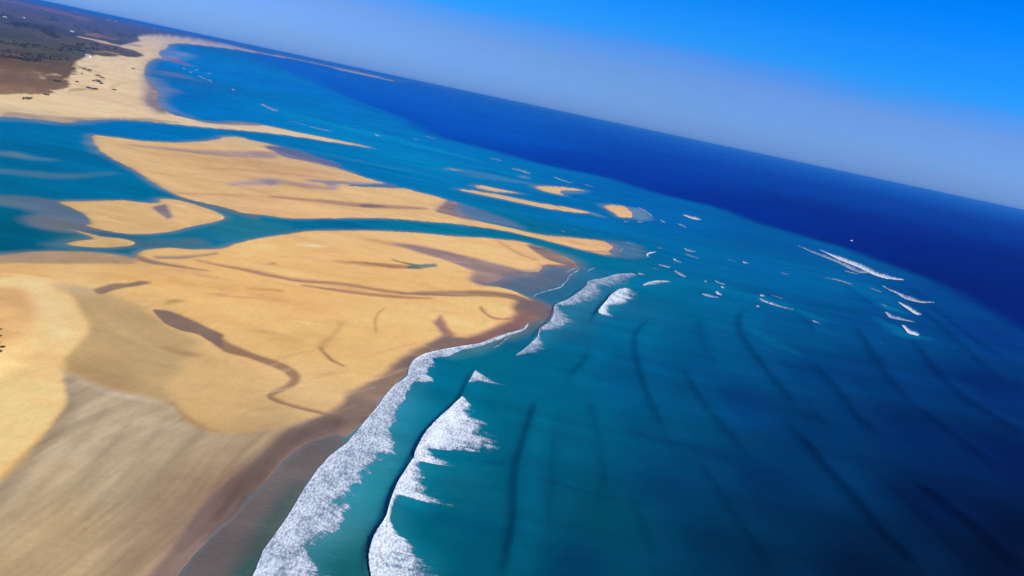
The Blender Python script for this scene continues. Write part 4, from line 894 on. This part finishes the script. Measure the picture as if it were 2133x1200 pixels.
cap([(1489, 608), (1494, 614), (1502, 616)], [(1493, 604), (1499, 608), (1506, 614)], 'brightest triangular whitecap in the close trio', 0.95)
cap([(1461, 613), (1472, 618), (1495, 621)], [(1465, 611), (1478, 613), (1498, 619)], 'flat pale whitecap, leftmost of the close trio', 0.8)
cap([(1582, 615), (1585, 618), (1594, 618)], [(1585, 610), (1590, 612), (1595, 616)], 'round bright whitecap directly above the long tailed one', 0.95)
cap([(1581, 621), (1585, 627), (1600, 633), (1625, 640), (1652, 647)], [(1584, 620), (1592, 624), (1606, 629), (1630, 637), (1654, 645)], 'whitecap with a bright head and long thin tail to the right', 0.8)
cap([(1573, 638), (1577, 640), (1583, 640)], [(1576, 636), (1580, 636), (1584, 638)], 'small whitecap on the bend of the dark swell line', 0.8)
cap([(1689, 669), (1696, 674), (1708, 676)], [(1691, 668), (1700, 671), (1709, 675)], 'lone small curved whitecap below and right of the long tailed one', 0.82)
cap([(1624, 567), (1632, 571), (1644, 573)], [(1625, 566), (1634, 569), (1645, 572)], 'thin grey whitecap above the long tailed one', 0.6)
cap([(1605, 615), (1618, 619), (1632, 624)], [(1606, 614), (1620, 617), (1634, 622)], 'faint streak right of the round bright whitecap', 0.45)
cap([(1829, 714), (1834, 715), (1838, 716)], [(1830, 713), (1835, 714), (1839, 715)], 'very faint speck below the ragged breaker', 0.5)
cap([(542, 218), (552, 223), (568, 231), (580, 232)], [(546, 215), (556, 220), (570, 225), (582, 229)], 'brightest whitecap in the bay beyond the thin spit', 0.62)
cap([(644, 264), (665, 270), (690, 275)], [(646, 262), (668, 267), (692, 272)], 'faint broken surf line just outside the thin spit', 0.55)
cap([(600, 252), (620, 257), (640, 262)], [(602, 251), (622, 255), (641, 261)], 'very faint surf trace left of the broken surf line', 0.45)
cap([(779, 281), (786, 284), (792, 285)], [(780, 279), (788, 281), (793, 284)], 'small whitecap beyond the end of the thin spit', 0.75)
cap([(859, 289), (866, 291), (874, 291)], [(860, 288), (868, 289), (875, 290)], 'small whitecap halfway between spit end and long thin sandbank', 0.7)
cap([(885, 284), (898, 288), (908, 290)], [(886, 283), (900, 286), (909, 289)], 'faint dash at the edge of the dark water above the spit end', 0.5)
cap([(1020, 330), (1032, 333), (1045, 336)], [(1021, 329), (1034, 331), (1046, 335)], 'thin whitecap on the shelf edge, furthest left of the shelf edge line', 0.55)
cap([(1064, 352), (1080, 356), (1098, 362), (1105, 363)], [(1066, 349), (1083, 351), (1100, 357), (1107, 361)], 'brushed whitecap patch above the hook shaped sandbank', 0.58)
cap([(1153, 370), (1170, 377), (1191, 383)], [(1155, 368), (1173, 374), (1193, 381)], 'thin dotted whitecap right above the hook shaped sandbank', 0.6)
cap([(1214, 384), (1224, 387), (1235, 390)], [(1216, 383), (1226, 385), (1236, 389)], 'faint whitecap off the open end of the hook shaped sandbank', 0.5)
cap([(1327, 433), (1340, 440), (1352, 448), (1359, 453)], [(1329, 431), (1343, 436), (1355, 444), (1361, 450)], 'foam arc around the right side of the stubby outermost sandbank', 0.62)
cap([(1298, 461), (1303, 463), (1308, 463)], [(1300, 459), (1305, 461), (1309, 462)], 'small bright whitecap at the foot of the stubby sandbank', 0.8)
cap([(1325, 461), (1332, 464), (1339, 464)], [(1327, 460), (1334, 461), (1340, 463)], 'whitecap under the lavender shallows of the stubby sandbank', 0.75)
cap([(1374, 459), (1380, 463), (1387, 466)], [(1376, 457), (1383, 460), (1388, 464)], 'pale whitecap between the stubby sandbank and the bar edge', 0.55)
cap([(1166, 481), (1172, 483), (1179, 484)], [(1168, 480), (1174, 481), (1180, 483)], 'small whitecap hugging the seaward side of the largest sandbank', 0.65)
cap([(1188, 477), (1196, 478), (1203, 479)], [(1189, 476), (1197, 476.5), (1204, 478)], 'faint dash beside the seaward side of the largest sandbank', 0.5)
cap([(393, 150), (398, 152), (404, 148), (413, 146)], [(396, 148), (401, 149), (408, 145), (415, 144)], 'curled surf at the inner end of the bay by the pale beach', 0.8)
cap([(378, 142), (383, 144), (388, 144)], [(379, 140), (385, 142), (389, 143)], 'surf speck closest to the pale point', 0.7)
cap([(410, 158), (420, 163), (434, 168), (444, 173)], [(412, 156), (423, 160), (437, 166), (446, 171)], 'slanting surf line below the curled surf in the bay', 0.5)
cap([(430, 153), (436, 154), (443, 153)], [(431, 151), (437, 152), (444, 151.5)], 'short surf dash right of the curled surf in the bay', 0.65)
cap([(481, 186), (486, 189), (491, 190)], [(483, 184), (488, 186), (492, 188)], 'isolated pale whitecap in the middle of the bay', 0.6)

# ------------------------------------------------------------------ bushes and trees
def ground_z(x, y):
    r = math.hypot(x, y); a_ = math.atan2(x, y)
    j = int(np.clip(np.searchsorted(rad, r), 1, NR - 1)); i = int(np.clip(np.searchsorted(az, a_), 1, NA - 1))
    return float(max(GZ.reshape(NR, NA)[j - 1:j + 1, i - 1:i + 1].mean(), -0.2))
def leaf_cloud(w, h, nl, size, lobes, rr):
    V = []; F = []
    cs = [(rr.uniform(-.3, .3) * w, rr.uniform(-.3, .3) * w, h * rr.uniform(.4, .72), w * rr.uniform(.16, .3)) for _ in range(lobes)]
    for i in range(nl):
        cx, cy, cz, rd = cs[i % lobes]
        d = np.array([rr.gauss(0, 1), rr.gauss(0, 1), rr.gauss(0, .8)]); d /= np.linalg.norm(d)
        p = np.array([cx, cy, cz]) + d * rd * rr.uniform(.5, 1.1) * np.array([1, 1, h / w * .9 + .2])
        p[2] = max(p[2], size * .3)
        u_ = np.array([rr.gauss(0, 1), rr.gauss(0, 1), rr.gauss(0, 1)]); u_ /= np.linalg.norm(u_)
        v_ = np.cross(u_, d); v_ /= np.linalg.norm(v_) + 1e-9
        s_ = size * rr.uniform(.6, 1.3); k = len(V)
        V += [p - u_ * s_, p - v_ * s_ * .6, p + u_ * s_, p + v_ * s_ * .6]; F.append((k, k + 1, k + 2, k + 3))
    return V, F
def limb(V, F, a, b_, r0, r1, sides=6):
    a = np.array(a, float); b_ = np.array(b_, float); d = b_ - a; d /= np.linalg.norm(d)
    u_ = np.cross(d, [0.3, 1, 0.1]); u_ /= np.linalg.norm(u_); v_ = np.cross(d, u_); k = len(V)
    for p, r_ in ((a, r0), (b_, r1)):
        for i in range(sides):
            t = 2 * math.pi * i / sides; V.append(p + (u_ * math.cos(t) + v_ * math.sin(t)) * r_)
    for i in range(sides):
        j = (i + 1) % sides; F.append((k + i, k + j, k + sides + j, k + sides + i))
def bush(u, v, w, h, label, mat=M_LEAF, group=None, name='bush', seed=0):
    rr = random.Random(seed)
    x, y = at(u, v); z = ground_z(x, y)
    root = bpy.data.objects.new(name, None); scene.collection.objects.link(root); root.location = (x, y, z)
    tag(root, label, 'bush' if name == 'bush' else 'tree', group)
    V, F = leaf_cloud(w, h, 420, w * 0.06, 7, rr)
    mesh_obj('crown', V, F, mat, root, smooth_sh=False)
    V = []; F = []
    limb(V, F, (0, 0, -.5), (0.04 * w, 0, h * .4), w * .03, w * .02)
    for i in range(4):
        t = i * 1.6 + rr.random(); limb(V, F, (0.04 * w, 0, h * .35), (math.cos(t) * w * .25, math.sin(t) * w * .25, h * .65), w * .016, w * .007)
    mesh_obj('trunk', V, F, M_BARK, root)
    return root
G_DUNE = 'dark bushes on the pale dunes'
for i, (u, v, w, h, lab) in enumerate([
 (203, 173, 26, 9, 'largest dark bush clump in the middle of the pale dune sand'), (211, 177, 17, 6, 'dark bush on the lower right flank of the largest clump'), (195, 170, 13, 6, 'dark bush on the upper left flank of the largest clump'),
 (205, 160, 16, 6, 'upper of two bushes above the largest clump'), (214, 165, 18, 6, 'right hand of two bushes above the largest clump'), (187, 148, 20, 6, 'long low bush at the top edge of the open dune sand'),
 (176, 144, 13, 5, 'small bush left of the long low bush at the dune edge'), (278, 145, 17, 7, 'solitary dark bush standing alone near the bay side beach'), (187, 185, 22, 5, 'low spreading bush under the largest clump, left one'),
 (199, 187, 18, 5, 'low spreading bush under the largest clump, right one'), (237, 188, 16, 4, 'faint low bush near the beach, right of the spreading ones'), (160, 173, 12, 5, 'small bush between the scrub edge and the largest clump'),
 (56, 207, 18, 6, 'larger bush on the bright sand bank at far left'), (63, 206, 12, 5, 'bush touching the right side of the larger far left bush'), (48, 208, 9, 4, 'tiny bush left of the larger far left bush'),
 (97, 199, 16, 5, 'bush at the scrub edge right of the far left bushes'), (118, 172, 26, 5, 'dark hedge like bush on the brown slope'), (170, 156, 9, 4, 'tiny bush on the dune slope below the long low bush')]):
    bush(u, v, w, h, lab, M_LEAF if i % 3 else M_LEAF2, G_DUNE, 'bush', 40 + i)
G_NEAR = 'bushes at the near left edge'
for i, (u, v, w, h, lab) in enumerate([(1, 698, 2.4, 1.2, 'highest of the small bushes at the left edge of the near beach'), (1, 712, 2.6, 1.3, 'middle small bush at the left edge of the near beach'),
 (5, 735, 4.2, 1.8, 'biggest bush at the left edge of the near beach'), (1, 743, 3.2, 1.5, 'lowest bush, touching the biggest one at the left edge'), (-6, 728, 4, 2, 'bush cut by the left edge of the near beach')]):
    bush(u, v, w, h, lab, M_LEAF2 if i % 2 else M_LEAF, G_NEAR, 'bush', 80 + i)
# the far wood: uncountable scrub trees
V = []; F = []; rr = random.Random(5)
def tuft(x, y, z, w, h):
    for i in range(9):
        d = np.array([rr.gauss(0, .3) * w, rr.gauss(0, .3) * w, h * rr.uniform(.15, .9)]); s_ = w * rr.uniform(.18, .34)
        t = rr.uniform(0, 3.14); u_ = np.array([math.cos(t), math.sin(t), rr.uniform(-.3, .3)]) * s_; v_ = np.array([0, 0, s_ * .8]) + np.array([math.sin(t), -math.cos(t), 0]) * s_ * .5
        p = np.array([x, y, z]) + d; k = len(V)
        V.extend([p - u_, p - v_ * .8, p + u_, p + v_]); F.append((k, k + 1, k + 2, k + 3))
lines = [((85, 60), (120, 80), 90), ((0, 33), (20, 36), 25), ((18, 123), (80, 130), 45), ((20, 50), (110, 60), 120), ((0, 90), (150, 110), 60), ((100, 42), (120, 46), 40), ((170, 100), (250, 108), 30), ((0, 110), (130, 125), 60), ((150, 60), (300, 82), 60), ((160, 95), (200, 92), 30), ((5, 122), (80, 130), 20), ((130, 95), (180, 112), 40)]
for (a0, b0), (a1, b1), cnt in lines:
    for i in range(cnt):
        t = rr.random(); u = a0 + (a1 - a0) * t + rr.gauss(0, 4); v = b0 + (b1 - b0) * t + rr.gauss(0, 2.5)
        x, y = at(u, v); w = rr.uniform(6, 13) * (1 + math.hypot(x, y) / 12000)
        tuft(x, y, ground_z(x, y), w, w * .5)
o = mesh_obj('woodland', V, F, M_LEAF, smooth_sh=False)
tag(o, 'scattered dark scrub trees over the far land at upper left', 'woodland', kind='stuff')

# ------------------------------------------------------------------ far houses
def box(V, F, x0, x1, y0, y1, z0, z1):
    k = len(V)
    V += [(x0, y0, z0), (x1, y0, z0), (x1, y1, z0), (x0, y1, z0), (x0, y0, z1), (x1, y0, z1), (x1, y1, z1), (x0, y1, z1)]
    F += [(k, k + 3, k + 2, k + 1), (k + 4, k + 5, k + 6, k + 7), (k, k + 1, k + 5, k + 4), (k + 1, k + 2, k + 6, k + 5), (k + 2, k + 3, k + 7, k + 6), (k + 3, k, k + 4, k + 7)]
def house(u, v, L, D, H, label, rz=0.0):
    x, y = at(u, v); root = bpy.data.objects.new('house', None); scene.collection.objects.link(root)
    root.location = (x, y, ground_z(x, y)); root.rotation_euler = (0, 0, rz)
    tag(root, label, 'house', 'far white houses')
    V = []; F = []; box(V, F, -L / 2, L / 2, -D / 2, D / 2, -2, H)
    k = len(V); V += [(-L / 2, -D / 2, H), (-L / 2, D / 2, H), (-L / 2, 0, H + D * .3), (L / 2, -D / 2, H), (L / 2, D / 2, H), (L / 2, 0, H + D * .3)]
    F += [(k, k + 2, k + 1), (k + 3, k + 4, k + 5)]
    mesh_obj('wall', V, F, M_WALL, root, smooth_sh=False)
    V = []; F = []; e = D * .08; rh = H + D * .3 + .15
    for s_ in (-1, 1):
        k = len(V); V += [(-L / 2 - e, s_ * (D / 2 + e), H - e * .5), (L / 2 + e, s_ * (D / 2 + e), H - e * .5), (L / 2 + e, 0, rh), (-L / 2 - e, 0, rh),
                          (-L / 2 - e, s_ * (D / 2 + e), H - e * .5 + .3), (L / 2 + e, s_ * (D / 2 + e), H - e * .5 + .3), (L / 2 + e, 0, rh + .3), (-L / 2 - e, 0, rh + .3)]
        F += [(k, k + 1, k + 2, k + 3), (k + 4, k + 5, k + 6, k + 7), (k, k + 1, k + 5, k + 4), (k + 1, k + 2, k + 6, k + 5), (k + 3, k, k + 4, k + 7)]
    mesh_obj('roof', V, F, M_ROOF, root, smooth_sh=False)
    n_ = max(2, int(L / 6))
    for i in range(n_):
        V = []; F = []; cx = -L / 2 + L * (i + .5) / n_
        if i == n_ // 2: box(V, F, cx - .8, cx + .8, -D / 2 - .06, -D / 2 + .01, 0, 2.4); mesh_obj('door', V, F, M_DARK, root, smooth_sh=False)
        else: box(V, F, cx - .9, cx + .9, -D / 2 - .06, -D / 2 + .01, 1.2, 2.6); mesh_obj('window', V, F, M_DARK, root, smooth_sh=False)
for u, v, L, D, H, lab, rz in [(10, 37, 30, 16, 7, 'lone white house at the far left of the dark wood', .2), (49, 39, 26, 14, 6, 'white house right of the far left one, by the dark wood', -.1),
 (150, 67, 34, 18, 8, 'white house on the scrub above the sandy track', .3), (156, 31, 60, 26, 12, 'pale house on the hazy horizon at upper left', 0), (226, 46, 70, 26, 12, 'left house of the bright pair on the hazy land', .1), (240, 49, 90, 30, 12, 'right and longer house of the bright pair on the hazy land', .1),
 (290, 58, 80, 26, 10, 'faint pale house right of the bright pair', 0), (322, 65, 60, 24, 10, 'faint pale house closest to the far beach start', .2), (349, 78, 36, 18, 7, 'left beachfront house behind the far beach', .1), (359, 79.5, 40, 18, 8, 'middle beachfront house behind the far beach', -.2), (374, 82, 44, 18, 7, 'right beachfront house behind the far beach', .1),
 (183, 121, 22, 20, 9, 'small white hut where dune sand meets the scrub', .1)]:
    house(u, v, L, D, H, lab, rz)

# ------------------------------------------------------------------ boat far out on the dark water
bx, by = at(1773, 502)
boat = bpy.data.objects.new('motor_boat', None); scene.collection.objects.link(boat); boat.location = (bx, by, 0.1); boat.rotation_euler = (0, 0, 0.35)
tag(boat, 'small white motor boat alone on the dark blue water beyond the far breakers', 'boat')
V = []; F = []
ribs = [(-7, 2.0, .2), (-4, 2.3, 0.1), (0, 2.4, 0.1), (4, 1.9, .3), (6.5, .9, .7), (8.2, .06, 1.1)]
for x, w, zb in ribs:
    V += [(x, 0, -.5 + zb * .5), (x, w * .8, zb * .3), (x, w, 1.5 + zb * .6), (x, w * .9, 1.55 + zb * .6), (x, 0, 1.35 + zb * .6), (x, -w * .9, 1.55 + zb * .6), (x, -w, 1.5 + zb * .6), (x, -w * .8, zb * .3)]
for i in range(len(ribs) - 1):
    for j in range(8):
        k = i * 8; F.append((k + j, k + (j + 1) % 8, k + 8 + (j + 1) % 8, k + 8 + j))
F.append(tuple(range(7, -1, -1)))
mesh_obj('hull', V, F, M_HULL, boat)
V = []; F = []; box(V, F, -3.5, 2.2, -1.6, 1.6, 1.3, 3.6); mesh_obj('cabin', V, F, M_HULL, boat, smooth_sh=False)
V = []; F = []; box(V, F, -3.8, 2.5, -1.8, 1.8, 3.62, 3.8); mesh_obj('cabin_roof', V, F, M_HULL, boat, smooth_sh=False)
V = []; F = []; box(V, F, 2.2, 2.26, -1.3, 1.3, 2.3, 3.3); mesh_obj('windscreen', V, F, M_DARK, boat, smooth_sh=False)
V = []; F = []; limb(V, F, (-1, 0, 3.8), (-1.3, 0, 7.0), .08, .05); mesh_obj('mast', V, F, M_HULL, boat)

# ------------------------------------------------------------------ haze
V = []; F = []
box(V, F, -125000, 125000, -4000, 125000, -16, 262)
m = bpy.data.materials.new('haze'); m.use_nodes = True; n = m.node_tree.nodes; n.clear()
mo = n.new('ShaderNodeOutputMaterial'); pv = n.new('ShaderNodeVolumePrincipled')
pv.inputs['Color'].default_value = (0.04, 0.30, 0.88, 1); pv.inputs['Density'].default_value = 1.0 / 36000; pv.inputs['Anisotropy'].default_value = 0.0
m.node_tree.links.new(pv.outputs[0], mo.inputs['Volume'])
o = mesh_obj('haze', V, F, m, smooth_sh=False)
tag(o, 'thin blue haze lying over the land and sea', 'haze', kind='stuff')
